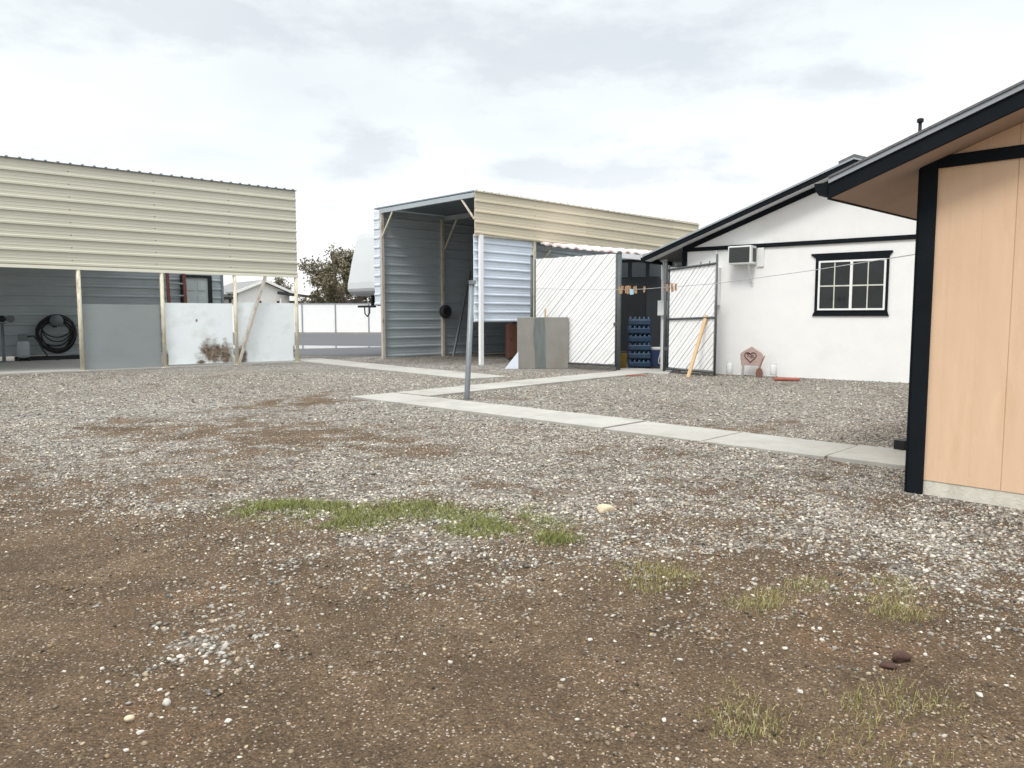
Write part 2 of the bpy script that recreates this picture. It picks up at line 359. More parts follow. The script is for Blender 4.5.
def ground():
    ax = np.concatenate([-np.geomspace(400, 9, 45), np.arange(-8.9, 9, .075), np.geomspace(9.05, 400, 45)])
    ay = np.concatenate([-np.geomspace(80, .5, 14), np.arange(-.4, 12, .075), np.geomspace(12.1, 600, 80)])
    X, Y = np.meshgrid(ax, ay); X = X.ravel(); Y = Y.ravel(); nx, ny = len(ax), len(ay)
    Z = height(X, Y)
    me = bpy.data.meshes.new('ground')
    i = np.arange(nx*ny).reshape(ny, nx)
    q = np.stack([i[:-1,:-1], i[:-1,1:], i[1:,1:], i[1:,:-1]], -1).reshape(-1, 4)
    me.vertices.add(nx*ny); me.vertices.foreach_set('co', np.stack([X,Y,Z],-1).ravel())
    me.loops.add(q.size); me.loops.foreach_set('vertex_index', q.ravel().astype(np.int32))
    me.polygons.add(len(q)); me.polygons.foreach_set('loop_start', np.arange(0, q.size, 4, dtype=np.int32))
    me.polygons.foreach_set('use_smooth', np.ones(len(q), bool))
    me.update(calc_edges=True)
    a = me.attributes.new('grav', 'FLOAT', 'POINT'); a.data.foreach_set('value', (gravel_map(X, Y)*(.66+.34*ss(5, 10, Y))).astype(np.float32))   # nearer, modelled stones make up the gravel
    m = bpy.data.materials.new('gravel_and_soil'); m.use_nodes = True; N = m.node_tree.nodes; L = m.node_tree.links
    b = N['Principled BSDF']; b.inputs['Roughness'].default_value = .9; b.inputs['Specular IOR Level'].default_value = .25
    tc = N.new('ShaderNodeTexCoord')
    def noise(s, d=6, r=.6):
        n = N.new('ShaderNodeTexNoise'); n.inputs['Scale'].default_value = s; n.inputs['Detail'].default_value = d; n.inputs['Roughness'].default_value = r
        L.new(tc.outputs['Object'], n.inputs['Vector']); return n.outputs['Fac']
    def ramp(f, st):
        r = N.new('ShaderNodeValToRGB'); e = r.color_ramp.elements
        while len(e) < len(st): e.new(.5)
        for k, (p, c) in enumerate(st): e[k].position = p; e[k].color = tuple(c) + (1,)
        L.new(f, r.inputs[0]); return r.outputs[0]
    def mix(f, a, c, mode='MIX'):
        n = N.new('ShaderNodeMixRGB'); n.blend_type = mode
        if isinstance(f, float): n.inputs[0].default_value = f
        else: L.new(f, n.inputs[0])
        L.new(a, n.inputs[1]); L.new(c, n.inputs[2]); return n.outputs[0]
    def vor(s, out='Color', feat='F1'):
        v = N.new('ShaderNodeTexVoronoi'); v.inputs['Scale'].default_value = s; v.feature = feat
        L.new(tc.outputs['Object'], v.inputs['Vector']); return v
    soil = ramp(noise(2.2, 8, .7), [(.25,(.070,.046,.027)), (.5,(.122,.083,.050)), (.75,(.185,.130,.082))])
    red = ramp(noise(1.1, 5), [(.56,(0,0,0)), (.72,(.45,.45,.45))])
    rc = N.new('ShaderNodeRGB'); rc.outputs[0].default_value = (.15,.072,.034,1)
    soil = mix(red, soil, rc.outputs[0])
    grit = vor(170); sx = N.new('ShaderNodeSeparateColor'); L.new(grit.outputs['Color'], sx.inputs[0])
    gritc = ramp(sx.outputs[0], [(0,(.5,.5,.5)), (.55,(.95,.95,.95)), (.88,(1.35,1.3,1.22)), (.958,(1.5,1.5,1.5)), (.972,(3.4,4.3,5.9))])
    soil = mix(1.0, soil, gritc, 'MULTIPLY')
    v1 = vor(42); s1 = N.new('ShaderNodeSeparateColor'); L.new(v1.outputs['Color'], s1.inputs[0])
    v2 = vor(24); s2 = N.new('ShaderNodeSeparateColor'); L.new(v2.outputs['Color'], s2.inputs[0])
    st = [(0,(.05,.046,.041)), (.35,(.14,.13,.118)), (.65,(.24,.226,.205)), (.88,(.42,.40,.365)), (1,(.66,.64,.59))]
    g1 = ramp(s1.outputs[0], st); g2 = ramp(s2.outputs[1], st)
    gr = mix(.3, g1, g2)
    big = ramp(noise(.35, 6, .65), [(.3,(.72,.68,.63)), (.7,(1.22,1.21,1.19))])
    gr = mix(1.0, gr, big, 'MULTIPLY')
    at = N.new('ShaderNodeAttribute'); at.attribute_name = 'grav'
    nb = noise(9, 5, .7)
    ad = N.new('ShaderNodeMath'); ad.operation = 'MULTIPLY_ADD'; L.new(nb, ad.inputs[0]); ad.inputs[1].default_value = .9; ad.inputs[2].default_value = -.45
    a2 = N.new('ShaderNodeMath'); a2.operation = 'ADD'; L.new(ad.outputs[0], a2.inputs[0]); L.new(at.outputs['Fac'], a2.inputs[1])
    fac = ramp(a2.outputs[0], [(.32,(0,0,0)), (.62,(1,1,1))])
    L.new(mix(fac, soil, gr), b.inputs['Base Color'])
    hm = N.new('ShaderNodeMath'); hm.operation = 'MULTIPLY_ADD'; L.new(v1.outputs['Distance'], hm.inputs[0]); hm.inputs[1].default_value = -.9; L.new(noise(60, 5), hm.inputs[2])
    bp = N.new('ShaderNodeBump'); bp.inputs['Strength'].default_value = 1.0; bp.inputs['Distance'].default_value = .022
    L.new(hm.outputs[0], bp.inputs['Height']); L.new(bp.outputs[0], b.inputs['Normal'])
    me.materials.append(m)
    o = bpy.data.objects.new('ground', me); C.objects.link(o); tag(o, kind='structure')
ground()

def mesh_np(name, V, T, m, attr=None, smooth=False, k=3):
    me = bpy.data.meshes.new(name)
    me.vertices.add(len(V)); me.vertices.foreach_set('co', V.astype(np.float32).ravel())
    me.loops.add(T.size); me.loops.foreach_set('vertex_index', T.astype(np.int32).ravel())
    me.polygons.add(len(T)); me.polygons.foreach_set('loop_start', np.arange(0, T.size, k, dtype=np.int32))
    me.update(calc_edges=True)
    if attr is not None:
        nm, arr = attr
        if arr.ndim == 1:
            a = me.attributes.new(nm, 'FLOAT', 'POINT'); a.data.foreach_set('value', arr.astype(np.float32))
        else:
            a = me.attributes.new(nm, 'FLOAT_COLOR', 'POINT'); a.data.foreach_set('color', arr.astype(np.float32).ravel())
    me.materials.append(m)
    o = bpy.data.objects.new(name, me); C.objects.link(o); return o

def ico(sub=1):
    bm = bmesh.new(); bmesh.ops.create_icosphere(bm, subdivisions=sub, radius=1)
    V = np.array([v.co[:] for v in bm.verts]); F = np.array([[v.index for v in f.verts] for f in bm.faces]); bm.free(); return V, F

TAN_C = np.array([2.98, 5.65]); TX = np.array([math.cos(R(-46.5)), math.sin(R(-46.5))]); TY = np.array([-TX[1], TX[0]])
def blocked(x, y):
    """places covered by the tan building or by the walks"""
    dx = x-TAN_C[0]; dy = y-TAN_C[1]
    a = dx*TX[0]+dy*TX[1]; b = dx*TY[0]+dy*TY[1]
    inb = (a > -.02) & (b > -.02)
    d = (x+2.51)*.695 + (y-11.71)*.719       # across the long walk
    e = (x+2.51)*.719 - (y-11.71)*.695
    walk = (d > .05) & (d < .77) & (e > -.0) & (e < 8.7)
    d2 = (x+2.4)*.743 - (y-11.9)*.669; e2 = (x+2.4)*.669 + (y-11.9)*.743
    walk2 = (d2 > .04) & (d2 < .78) & (e2 > -.2) & (e2 < 7.5)
    return inb | walk | walk2

def stones():
    tv, tf = ico(1); gs = []
    def field(n, y0, y1, smin, smax, thr, base):
        u = rng.random(n); y = np.sqrt(y0*y0 + u*(y1*y1-y0*y0)); x = (rng.random(n)*2-1)*(.80*y+.5)
        g = gravel_map(x, y); keep = (rng.random(n) < np.clip((g-.04)*1.05, 0, 1)*(1-base) + base*(.15+1.9*ss(.45,.68,fbm(x, y, 2.7, 71)))) & ~blocked(x, y)
        x = x[keep]; y = y[keep]; g = g[keep]; n = len(x); gs.append(g)
        s = smin + (smax-smin)*rng.random(n)**2.6
        s = s*(.70+.45*g)
        return x, y, s
    A = [field(135000, 1.5, 5.2, .0034, .0132, 0, .11), field(120000, 5.2, 9.0, .0048, .0125, 0, .03), field(75000, 9.0, 17.0, .007, .0165, 0, .0)]
    x = np.concatenate([a[0] for a in A]); y = np.concatenate([a[1] for a in A]); s = np.concatenate([a[2] for a in A]); n = len(x)
    z = height(x, y)
    th = rng.random(n)*6.283; el = .65+.9*rng.random(n); fl = .40+.4*rng.random(n)
    jit = 1 + (rng.random((n, len(tv)))-.5)*.6
    V = tv[None]*jit[:,:,None]
    tl = (rng.random(n)-.5)*1.0
    vx = V[:,:,0]*el[:,None]; vy = V[:,:,1]; vz = V[:,:,2]*fl[:,None]
    vy, vz = vy*np.cos(tl)[:,None]-vz*np.sin(tl)[:,None], vy*np.sin(tl)[:,None]+vz*np.cos(tl)[:,None]
    c, q = np.cos(th)[:,None], np.sin(th)[:,None]
    P = np.stack([vx*c-vy*q, vx*q+vy*c, vz], -1)*s[:,None,None] + np.stack([x, y, z + s*fl*.35], -1)[:,None,:]
    F = (tf[None] + (np.arange(n)*len(tv))[:,None,None]).reshape(-1, 3)
    pal = np.array([(.37,.35,.315),(.25,.236,.215),(.155,.146,.134),(.55,.53,.485),(.075,.071,.066),(.33,.27,.20),(.20,.135,.10),(.60,.58,.53),(.28,.272,.265)])
    k = rng.choice(len(pal), n, p=[.25,.22,.13,.10,.06,.10,.04,.025,.075])
    col = pal[k]*(.8+.4*rng.random(n))[:,None]
    gg = np.concatenate(gs); mud = (rng.random(n) > gg*1.6+.22)
    col = np.where(mud[:,None], col*np.array((.80,.66,.50))*.8, col*np.array((.96,.93,.88)))
    col = np.concatenate([np.repeat(col, len(tv), 0), np.ones((n*len(tv), 1))], 1)
    o = mesh_np('gravel', P.reshape(-1, 3), F, M['stone'], ('col', col)); tag(o, 'loose grey and white gravel strewn over the brown yard soil', 'gravel', kind='stuff')
stones()

def blades(name, m, spots, label, n, h0, h1, w):
    X=[];Y=[];Hh=[]
    for cx, cy, rx, ry, wt in spots:
        k = int(n*wt)
        a = rng.random(k)*6.283; r = np.sqrt(rng.random(k))*(.7+.7*rng.random(k)**2)
        # ellipse given in photo pixels, thrown onto the ground
        px = cx + rx*r*np.cos(a); py = cy + ry*r*np.sin(a)
        v = (384-py)/FPX; dz = -sp + v*cp; t = -H/dz; x = (px-512)/FPX*t; y = (cp + v*sp)*t
        keep = (fbm(x, y, 5, 40) + .25*(rng.random(k)-.5)) > .40 + .25*(rng.random(k) < .3)
        X.append(x[keep]); Y.append(y[keep]); Hh.append((h0+(h1-h0)*rng.random(k)[keep]**1.6)*(1.1-.5*r[keep]))
    x = np.concatenate(X); y = np.concatenate(Y); h = np.concatenate(Hh); n = len(x); z = height(x, y)
    a = rng.random(n)*6.283; b = rng.random(n)*6.283; ln = h*(.3+.8*rng.random(n)); wd = w*(.6+.8*rng.random(n))
    dx, dy = np.cos(a)*wd, np.sin(a)*wd; lx, ly = np.cos(b)*ln, np.sin(b)*ln
    z0 = z-.004
    V = np.stack([np.stack([x-dx,y-dy,z0],-1), np.stack([x+dx,y+dy,z0],-1), np.stack([x+.4*lx+dx*.7,y+.4*ly+dy*.7,z+h*.65],-1), np.stack([x+.4*lx-dx*.7,y+.4*ly-dy*.7,z+h*.65],-1),
                  np.stack([x+lx,y+ly,z+h],-1)], 1).reshape(-1,3)
    i = np.arange(n)*5
    T = np.concatenate([np.stack([i,i+1,i+2],-1), np.stack([i,i+2,i+3],-1), np.stack([i+3,i+2,i+4],-1)])
    tone = np.repeat(np.clip(rng.normal(.42,.27,n),0,1), 5)
    o = mesh_np(name, V, T, m, ('tone', tone)); tag(o, label, 'grass', kind='stuff')
blades('grass', M['grass'], [(300,508,75,11,.9),(265,508,40,10,.5),(345,518,55,13,.7),(430,512,80,9,.6),(510,520,60,16,.9),(480,527,45,10,.5),(560,538,30,8,.25),(395,505,80,6,.3)],
       'low green grass patch growing through the gravel', 10500, .008, .044, .0016)
blades('weeds', M['drygrass'], [(660,578,55,18,1.0),(640,570,30,10,.5),(760,600,35,14,.5),(885,592,45,18,.9),(905,612,40,10,.4),(745,720,50,26,.4),(900,735,100,34,.7),(890,700,70,24,.3),(730,690,10,20,.12),(330,520,130,14,.7),(520,528,80,16,.5),(812,585,30,12,.25)],
       'thin yellowing weeds sprouting in the brown foreground soil', 2000, .008, .048, .0012)

# ------------------------------------------------------------------ paving and road (setting)
def walkway():
    mb = MB(); tops = .03
    def run(o, d, nrm, s0, s1, w0, w1, n):
        for i in range(n):
            a = s0 + (s1-s0)*i/n + .012; b = s0 + (s1-s0)*(i+1)/n - .012
            dz = random.uniform(-.006, .006)
            q = [a + (b-a)*k/9 for k in range(10)]
            jj = lambda: random.gauss(0, .007)
            P = [(s_, w0+jj()) for s_ in q] + [(b+jj()*.3, w0+(w1-w0)*k/6) for k in range(1,6)] + [(s_, w1+jj()) for s_ in q[::-1]] + [(a+jj()*.3, w1+(w0-w1)*k/6) for k in range(1,6)]
            P = [(o[0]+d[0]*s_+nrm[0]*w_, o[1]+d[1]*s_+nrm[1]*w_) for s_, w_ in P]
            mb.slab(P, -.12, tops + dz)
    run((-2.51,11.71), (.719,-.695), (.695,.719), 0, 8.55, 0, .82, 7)       # long walk past the pole to the tan building
    run((-1.93,12.36), (.669,.743), (.743,-.669), .03, 6.6, 0, .80, 5)      # branch to the gate
    run((-6.05,22.3), (.63,-.777), (-.777,-.63), 0, 8.9, -.45, .55, 6)      # apron in front of the tall shelter
    mb.slab([(2.3,16.9),(3.4,16.5),(3.8,17.8),(2.6,18.4)], -.1, .026)
    tag(mb.build('walkway', M['concrete'], bevel=.006), kind='structure')
walkway()
tag(MB().slab([(-9.4,25.2),(-6.2,24.6),(-4.6,24.3),(10,39),(26,58),(-70,58),(-70,26)], -.05, .004).build('road', M['asphalt']), kind='structure')
pud = [(-9.9,33.0),(-9.2,30.2),(-8.0,29.3),(-6.4,30.0),(-5.4,31.2),(-5.9,31.8),(-7.4,32.5)]
tag(MB().slab([(-14.5,33.8),(-12,30.2),(-9.0,29.6),(-7.0,30.6),(-5.0,32.0),(-6.5,32.6),(-10,33.6)], .0045, .008).build('puddle', M['wet']), kind='structure')

# ------------------------------------------------------------------ left carport
LC = thing('carport', 'long open carport clad in beige ribbed metal above cream posts, left of the yard', 'carport', (-5.954,21.165,0), 41.45)
mb = MB(); ribbed(mb, -12.5, .03, (2.40,2.40), (4.68,4.68), 0, .285, .034); mb.build('front_cladding', M['beige'], LC)
mb = MB(); mb.box(-12.5, .04, -.05, .03, 2.33, 2.40); mb.build('bottom_trim', M['creamtrim'], LC)
mb = MB()
for i in range(52): mb.box(-12.5+i*.2435, -12.5+i*.2435+.05, -.06, -.01, 4.69, 4.722)
mb.box(-12.5, -2.5, -.045, 5.75, 4.682, 4.70); mb.box(-2.5, .05, -.045, 1.3, 4.682, 4.70); mb.build('roof', M['darksheet'], LC)
mb = MB(); ribbed(mb, -12.5, -2.5, (.14,.14), (4.66,4.66), 5.65, .285, .03); ribbed(mb, -2.5, .03, (.14,.14), (2.68,2.68), 5.65, .285, .03)
bw = mb.build('back_wall', M['carportsheet'], LC)
mb = MB()
for i in range(7):
    x = -12.4 + i*1.6; mb.box(x, x+.02, 0.04, 5.6, 4.45, 4.65)
mb.build('rafter', M['darksheet'], LC)
mb = MB(); mb.box(.035, .10, 5.58, 5.72, 0, 2.68); mb.build('corner_post', M['darksheet'], LC)
d = MB().prism([(-1.27,.02),(-1.19,.02),(-1.19,2.52),(-.42,2.52),(-.42,.02),(-.30,.02),(-.30,2.60),(-1.27,2.60)], 5.52, 5.64).build('door_frame', M['blackmetal'], LC)
mb = MB(); mb.box(-1.19, -.42, 5.57, 5.63, .02, 2.52)
for x0, x1 in ((-1.10,-.86),(-.75,-.51)):
    for z0, z1 in ((.25,.95),(1.1,1.95),(2.1,2.4)):
        mb.box(x0, x1, 5.555, 5.571, z0, z1)
door = mb.build('door', M['greydoor'], LC, bevel=.006)
mb = MB(); mb.lathe([(.001,0),(.03,.005),(.03,.03),(.001,.05)], (-.50,5.50,1.05), 10, 'y'); mb.build('handle', M['pole'], door)
for x in (-8.9, -5.36, -3.54, -1.73, -.02):
    mb = MB(); mb.bar((x,-.0,.0), (x,.0,2.36), .048, 10); mb.box(x-.10, x+.10, -.10, .10, .0, .012)
    mb.build('post', M['cream'], LC, smooth=True)
MB().beam((-1.70,-.035,.03), (-.90,-.035,2.34), .085, .06).build('brace', M['rustpost'], LC)
MB().box(-5.31, -3.60, .05, .07, .03, 1.55).build('side_panel', M['dull'], LC)['label'] = 'grey galvanised lower panel between two posts'
mb = MB(); mb.box(-3.49, -1.80, .052, .07, .06, 1.60)
panel_spots = [(-2.36,.34,.42,.36),(-2.0,.28,.24,.40),(-3.47,.2,.06,.32),(-2.72,1.16,.035,.05),(-2.62,.10,.16,.08),(-1.56,.22,.14,.36),(-.10,.25,.03,.3)]
M['stained'] = stained_panel(panel_spots)
wp = mb.build('side_panel', M['stained'], LC); wp['label'] = 'white lower panel with a rusty brown stain'
MB().box(-1.66, -.07, .052, .07, .05, 1.63).build('side_panel', M['stained'], LC)
tag(MB().slab([(-5.954-13*.75+.66*.1, 21.165-13*.662-.1*.75), (-5.954+.05,21.165+.0), (-5.954-5.6*.662,21.165+5.6*.75), (-5.954-13*.75-5.6*.662, 21.165-13*.662+5.6*.75)], -.1, .022).build('concrete_slab', M['slabconc']), kind='structure')

def at(o, x, y, z=0):
    """local point of a turned thing -> world"""
    a = o.rotation_euler.z; c, s_ = math.cos(a), math.sin(a)
    return (o.location.x + x*c - y*s_, o.location.y + x*s_ + y*c, o.location.z + z)

# things under the carport
t = thing('hose_reel', 'black hose coiled on a round wall reel inside the carport', 'hose reel', at(LC,-4.85,5.60), 41.45)
drum = MB().lathe([(.001,-.34),(.17,-.34),(.17,-.30),(.12,-.29),(.12,-.08),(.17,-.07),(.17,-.02),(.001,-.02)], (0,0,1.15), 20, 'y').build('reel_drum', M['machine'], t, smooth=True)
mb = MB()
for i in range(11):
    r = random.uniform(.38,.50); cx = random.uniform(-.05,.05); cz = .80 + random.uniform(-.06,.05); sq = random.uniform(1.0,1.25); yy = -.10-.018*i
    pts = []
    for k in range(36):
        q = 2*math.pi*k/36
        z = cz + r*sq*math.sin(q)*(1.0 if math.sin(q) < 0 else .85); x = cx + r*math.cos(q)
        pts.append((x, yy, z))
    mb.tube(pts, .019, 6, closed=True)
for dz in (.0,.14):
    mb.tube([(.40*math.cos(q), -.31, 1.05+(.40+dz)*math.sin(q)*.95) for q in [math.pi + math.pi*k/14 for k in range(15)]], .018, 6)
mb.build('hose', M['rubber'], t, smooth=True)
MB().box(-.05,.05,-.03,.03,.95,1.3).build('wall_bracket', M['blackmetal'], t)

t = thing('bench_grinder', 'dark bench grinder on a pedestal at the left end of the carport', 'grinder', at(LC,-6.22,4.9), 41.45)
MB().lathe([(.17,0),(.17,.03),(.045,.06),(.04,1.05),(.10,1.08),(.10,1.10)], (0,0,0), 14).build('pedestal', M['machine'], t, smooth=True)
mb = MB(); mb.lathe([(.001,-.13),(.085,-.12),(.09,0),(.085,.12),(.001,.13)], (0,0,1.2), 14, 'y'); mb.build('motor', M['blackmetal'], t, smooth=True)
for x in (-.2,.2):
    mb = MB(); mb.lathe([(.001,-.03),(.10,-.03),(.10,.03),(.001,.03)], (x,0,1.2), 16, 'y'); mb.build('grinding_wheel', M['machine'], t)
MB().bar((-.2,0,1.2),(.2,0,1.2),.02,8).build('shaft', M['pole'], t)
t = thing('air_compressor', 'grey air compressor with black hose standing beside the grinder', 'compressor', at(LC,-5.72,5.15), 41.45)
MB().lathe([(.001,0),(.13,.02),(.16,.08),(.16,.42),(.13,.48),(.001,.5)], (0,0,.10), 16).build('tank', M['galv'], t, smooth=True)
MB().box(-.10,.10,-.08,.08,.60,.78).build('pump', M['machine'], t, bevel=.02)
MB().tube([(.1,-.05,.7),(.25,-.08,.72),(.36,-.10,.55),(.45,-.12,.32),(.60,-.15,.08),(.85,-.12,.03)], .02, 6).build('hose', M['rubber'], t, smooth=True)
for x in (-.12,.12): MB().box(x-.02,x+.02,-.1,.1,0,.12).build('foot', M['rubber'], t)
t = thing('ladder', 'rusty red ladder with grey rungs leaning in the carport before the grey door', 'ladder', at(LC,-1.52,4.75), 41.45)
for x in (-.34,.16): MB().beam((x+.0,0,0),(x+.10,.62,3.3),.085,.06).build('rail', M['rustred'], t)
for k in range(8):
    f = .12 + k*.115; MB().bar((-.34+.10*f,.62*f-.0,3.3*f), (.16+.10*f,.62*f,3.3*f), .026, 8).build('rung', M['pole'], t)
tag(MB().box(-1.5,1.5,-.09,.09,0,.12).build('timber', M['darkwall']), 'long dark timber lying along the foot of the carport back wall', 'timber')
o = bpy.data.objects['timber']; o.location = at(LC,-4.4,5.40,.022); o.rotation_euler.z = R(41.45)

# ------------------------------------------------------------------ tall shelter in the middle
RS = thing('tall_shelter', 'tall open ended metal vehicle shelter with beige side band, centre of the photo', 'shelter', (-.95,19.74,0), 44)
WID = 4.25
mb = MB(); ribbed(mb, 0, 10.4, (3.37,3.14), (4.44,4.52), 0, .27, .03); mb.build('side_cladding', M['beige2'], RS)
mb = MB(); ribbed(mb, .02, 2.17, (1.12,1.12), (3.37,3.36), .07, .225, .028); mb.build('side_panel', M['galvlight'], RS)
mb = MB(); mb.box(-.035,10.4,-.05,-.028,4.44,4.47); mb.box(0,2.2,-.005,.065,3.33,3.365); mb.build('edge_trim', M['cream'], RS)
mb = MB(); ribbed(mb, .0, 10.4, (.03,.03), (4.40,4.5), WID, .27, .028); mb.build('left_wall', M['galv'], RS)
mb = MB()     # return beside the left post
L_ = []; ribbed(L_ and mb or mb, 0, .30, (1.6,1.6), (4.38,4.38), 0, .27, .028)
mb.v = [(y, WID + .02 + x, z) for x, y, z in mb.v]
mb.build('front_return', M['galvlight'], RS)
mb = MB()     # end wall
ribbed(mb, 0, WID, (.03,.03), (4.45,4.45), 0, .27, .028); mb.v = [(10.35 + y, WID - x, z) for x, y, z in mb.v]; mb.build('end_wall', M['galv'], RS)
mb = MB()
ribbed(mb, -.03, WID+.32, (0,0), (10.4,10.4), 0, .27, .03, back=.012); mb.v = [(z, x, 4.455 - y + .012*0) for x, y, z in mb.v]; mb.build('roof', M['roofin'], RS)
mb = MB(); mb.box(-.02,.05,0.02,WID,4.30,4.42); mb.box(2.35,2.43,.03,WID-.03,4.28,4.42); mb.box(5.3,5.38,.03,WID-.03,4.28,4.42); mb.build('rafter', M['galv'], RS)
mb = MB(); ribbed(mb, 2.30, 10.35, (.05,.05), (3.36,3.13), .14, .27, .028); mb.build('added_light_block', M['galv'], RS)  # added sheet across the open lower side, blocks light to darken the interior
mb = MB(); mb.box(.13,.24,-.06,.02,0,3.36); mb.build('post', M['whitepost'], RS)
for x, y in ((.02,WID-.06),(2.30,WID-.06),(5.3,WID-.06),(2.22,.06),(5.3,.06),(8.6,.06)):
    mb = MB(); mb.box(x-.045,x+.045,y-.045,y+.045,0,4.32 if y > 1 else 3.36); mb.build('post', M['rustpost'] if y > 1 else M['cream'], RS)
for a, b in (((.01,WID-.08,3.6),(.01,WID-.65,4.32)), ((.01,.03,3.75),(.01,.55,4.32)), ((2.38,WID-.08,3.4),(2.38,WID-.7,4.3)), ((2.4,.06,3.35-.75),(3.05,.06,3.3))):
    MB().beam(a, b, .038, .038).build('brace', M['cream'], RS)

t = thing('tyre', 'black tyre hanging on a wall post inside the tall shelter', 'tyre', at(RS,2.30,WID-.20,1.42), 44)
MB().lathe([(.115,-.07),(.17,-.085),(.205,-.06),(.212,0),(.205,.06),(.17,.085),(.115,.07),(.105,0),(.115,-.07)], (0,0,0), 28, 'y').build('rubber_ring', M['rubber'], t, smooth=True)
MB().lathe([(.001,-.02),(.05,-.03),(.112,-.05),(.112,.05),(.001,.02)], (0,0,0), 20, 'y').build('rim', M['machine'], t, smooth=True)
t = tag(MB().beam((0,0,0),(.95,.25,2.75),.06,.06).build('pipe', M['pole']), 'thin grey pipe leaning against the shelter wall behind the tyre', 'pipe')
t.location = at(RS,2.45,WID-.38); t.rotation_euler.z = R(44)
t = thing('cabinet', 'red brown wooden cabinet under the raised side panel of the shelter', 'cabinet', at(RS,2.36,1.2), 10)
MB().box(-.02,.55,0,.5,.03,1.05).build('carcass', M['brownwood'], t, bevel=.008)
MB().box(.0,.53,-.02,-.001,.08,1.0).build('door', M['brownwood'], t, bevel=.005)
MB().lathe([(.001,0),(.018,.004),(.018,.02),(.001,.025)],(.06,-.046,.6),8,'y').build('knob', M['blackmetal'], t)

# ------------------------------------------------------------------ fifth-wheel trailer behind
t = thing('travel_trailer', 'white travel trailer nose with rounded front, parked behind the tall shelter', 'trailer', at(RS,1.05,5.15), 44)
prof = [(.0,2.20),(.03,2.11),(.09,2.04),(.18,1.99),(.30,1.97),(1.9,1.95),(2.0,1.0),(8.0,1.0),(8.0,4.40),(1.0,4.40),(.80,4.38),(.64,4.32),(.52,4.22),(.44,4.08),(.38,3.9),(.28,3.5),(.18,3.1),(.09,2.7),(.02,2.4)]
mb = MB(); mb.prism(prof, .1, 2.75); mb.build('body', M['fibreglass'], t, bevel=.16)
MB().box(.5,8.0,.085,2.765,2.40,2.43).build('side_stripe', M['greydrip'], t)
mb = MB(); mb.tube([(.9,1.4,1.72),(.9,1.4,1.45)], .05, 8); mb.box(.55,1.2,1.1,1.7,1.62,1.69); mb.build('hitch_pin', M['blackmetal'], t)
for y in (.55,2.2): MB().box(2.1,2.2,y,y+.1,0,1.02).build('landing_leg', M['blackmetal'], t)
for x in (5.0,5.9):
    for y in (.3,2.6): MB().lathe([(.001,-.1),(.22,-.11),(.36,-.1),(.38,0),(.36,.1),(.22,.11),(.001,.1)], (x,y,.38), 20, 'y').build('wheel', M['rubber'], t)
o = MB().box(2.4,2.44,.05,.098,1.9,2.6).build('clearance_lamp', M['reddish'], t)
mb = MB(); mb.beam((.10,1.15,1.60),(.10,2.1,1.60),.10,.07); mb.box(.30,.38,1.6,1.68,1.58,1.99); mb.box(.06,.38,1.6,1.68,1.565,1.60); mb.tube([(.10,1.45,1.58),(.10,1.46,1.38),(.10,1.60,1.27),(.10,1.74,1.36),(.10,1.76,1.58)],.022,8); mb.build('hitch_bar', M['blackmetal'], t)

# ------------------------------------------------------------------ white house with black trim
WH = thing('white_house', 'white stucco house gable with black trim and one window, right of the gate', 'house', (3.856,17.297,0), -37.73)
W2, EZ, SL, OV = 7.3, 2.86, .366, .36
AP = W2/2
mb = MB(); mb.prism([(0,-.1),(W2,-.1),(W2,EZ),(AP,EZ+SL*AP),(0,EZ)], 0, 11); mb.build('wall', M['stucco'], WH)
def roof_half(sgn):
    a = []; c = AP
    for x, dz in ((-.80, 0), (AP, 0), (AP, .07), (-.80, .07)):
        z = EZ + .02 + SL*x + dz; a.append((x, z))
    return [(W2-p[0], p[1]) for p in a][::-1] if sgn > 0 else a
rf = MB().prism(roof_half(-1), -OV-.02, 11.3).prism([(p[0]+.001,p[1]) for p in roof_half(1)], -OV-.02, 11.3).build('roof', M['shingle'], WH)
def rake(z0, z1, y0, y1, m, name, x0=-.80, par=WH):
    p = [(x0, EZ+SL*x0+z0), (AP, EZ+SL*AP+z0), (AP, EZ+SL*AP+z1), (x0, EZ+SL*x0+z1)]
    mb = MB(); mb.prism(p, y0, y1); mb.prism([(W2-a+.001, b) for a, b in p][::-1], y0, y1); return mb.build(name, m, par)
rake(-.065, .035, -OV-.055, -OV-.021, M['black'], 'rake_fascia')
rake(.037, .075, -OV-.075, -OV-.022, M['greydrip'], 'drip_edge')
rake(-.045, .0, -OV-.018, -.002, M['greysoffit'], 'soffit')
p = [(.0, EZ-.16), (AP, EZ+SL*AP-.16), (AP, EZ+SL*AP-.034), (.0, EZ-.034)]
mb = MB(); mb.prism(p, -.03, -.002); mb.prism([(W2-a+.001, b) for a, b in p][::-1], -.03, -.002); mb.build('frieze_board', M['black'], WH)
MB().box(0.0,W2,-.035,-.003,2.705,2.79).build('band_board', M['black'], WH)
mb = MB(); mb.box(-.012,.10,-.028,-.002,.15,2.70); mb.build('corner_board', M['black'], WH)
mb = MB(); mb.prism([(AP-.28,EZ+SL*AP-.02),(AP,EZ+SL*AP+.085),(AP+.28,EZ+SL*AP-.02),(AP+.28,EZ+SL*AP+.03),(AP,EZ+SL*AP+.135),(AP-.28,EZ+SL*AP+.03)], -OV-.06, 11.3); mb.build('ridge_cap', M['shingle'], WH)
mb = MB(); mb.box(-.88,-.80,-OV,11.2,2.49,2.60); mb.build('gutter', M['black'], WH)
win = MB().prism([(2.86,1.27),(4.29,1.27),(4.26,1.36),(4.26,2.42),(4.32,2.50),(4.30,2.52),(2.82,2.52),(2.80,2.50),(2.90,2.42),(2.90,1.36)], -.028, -.003).build('window', M['black'], WH)
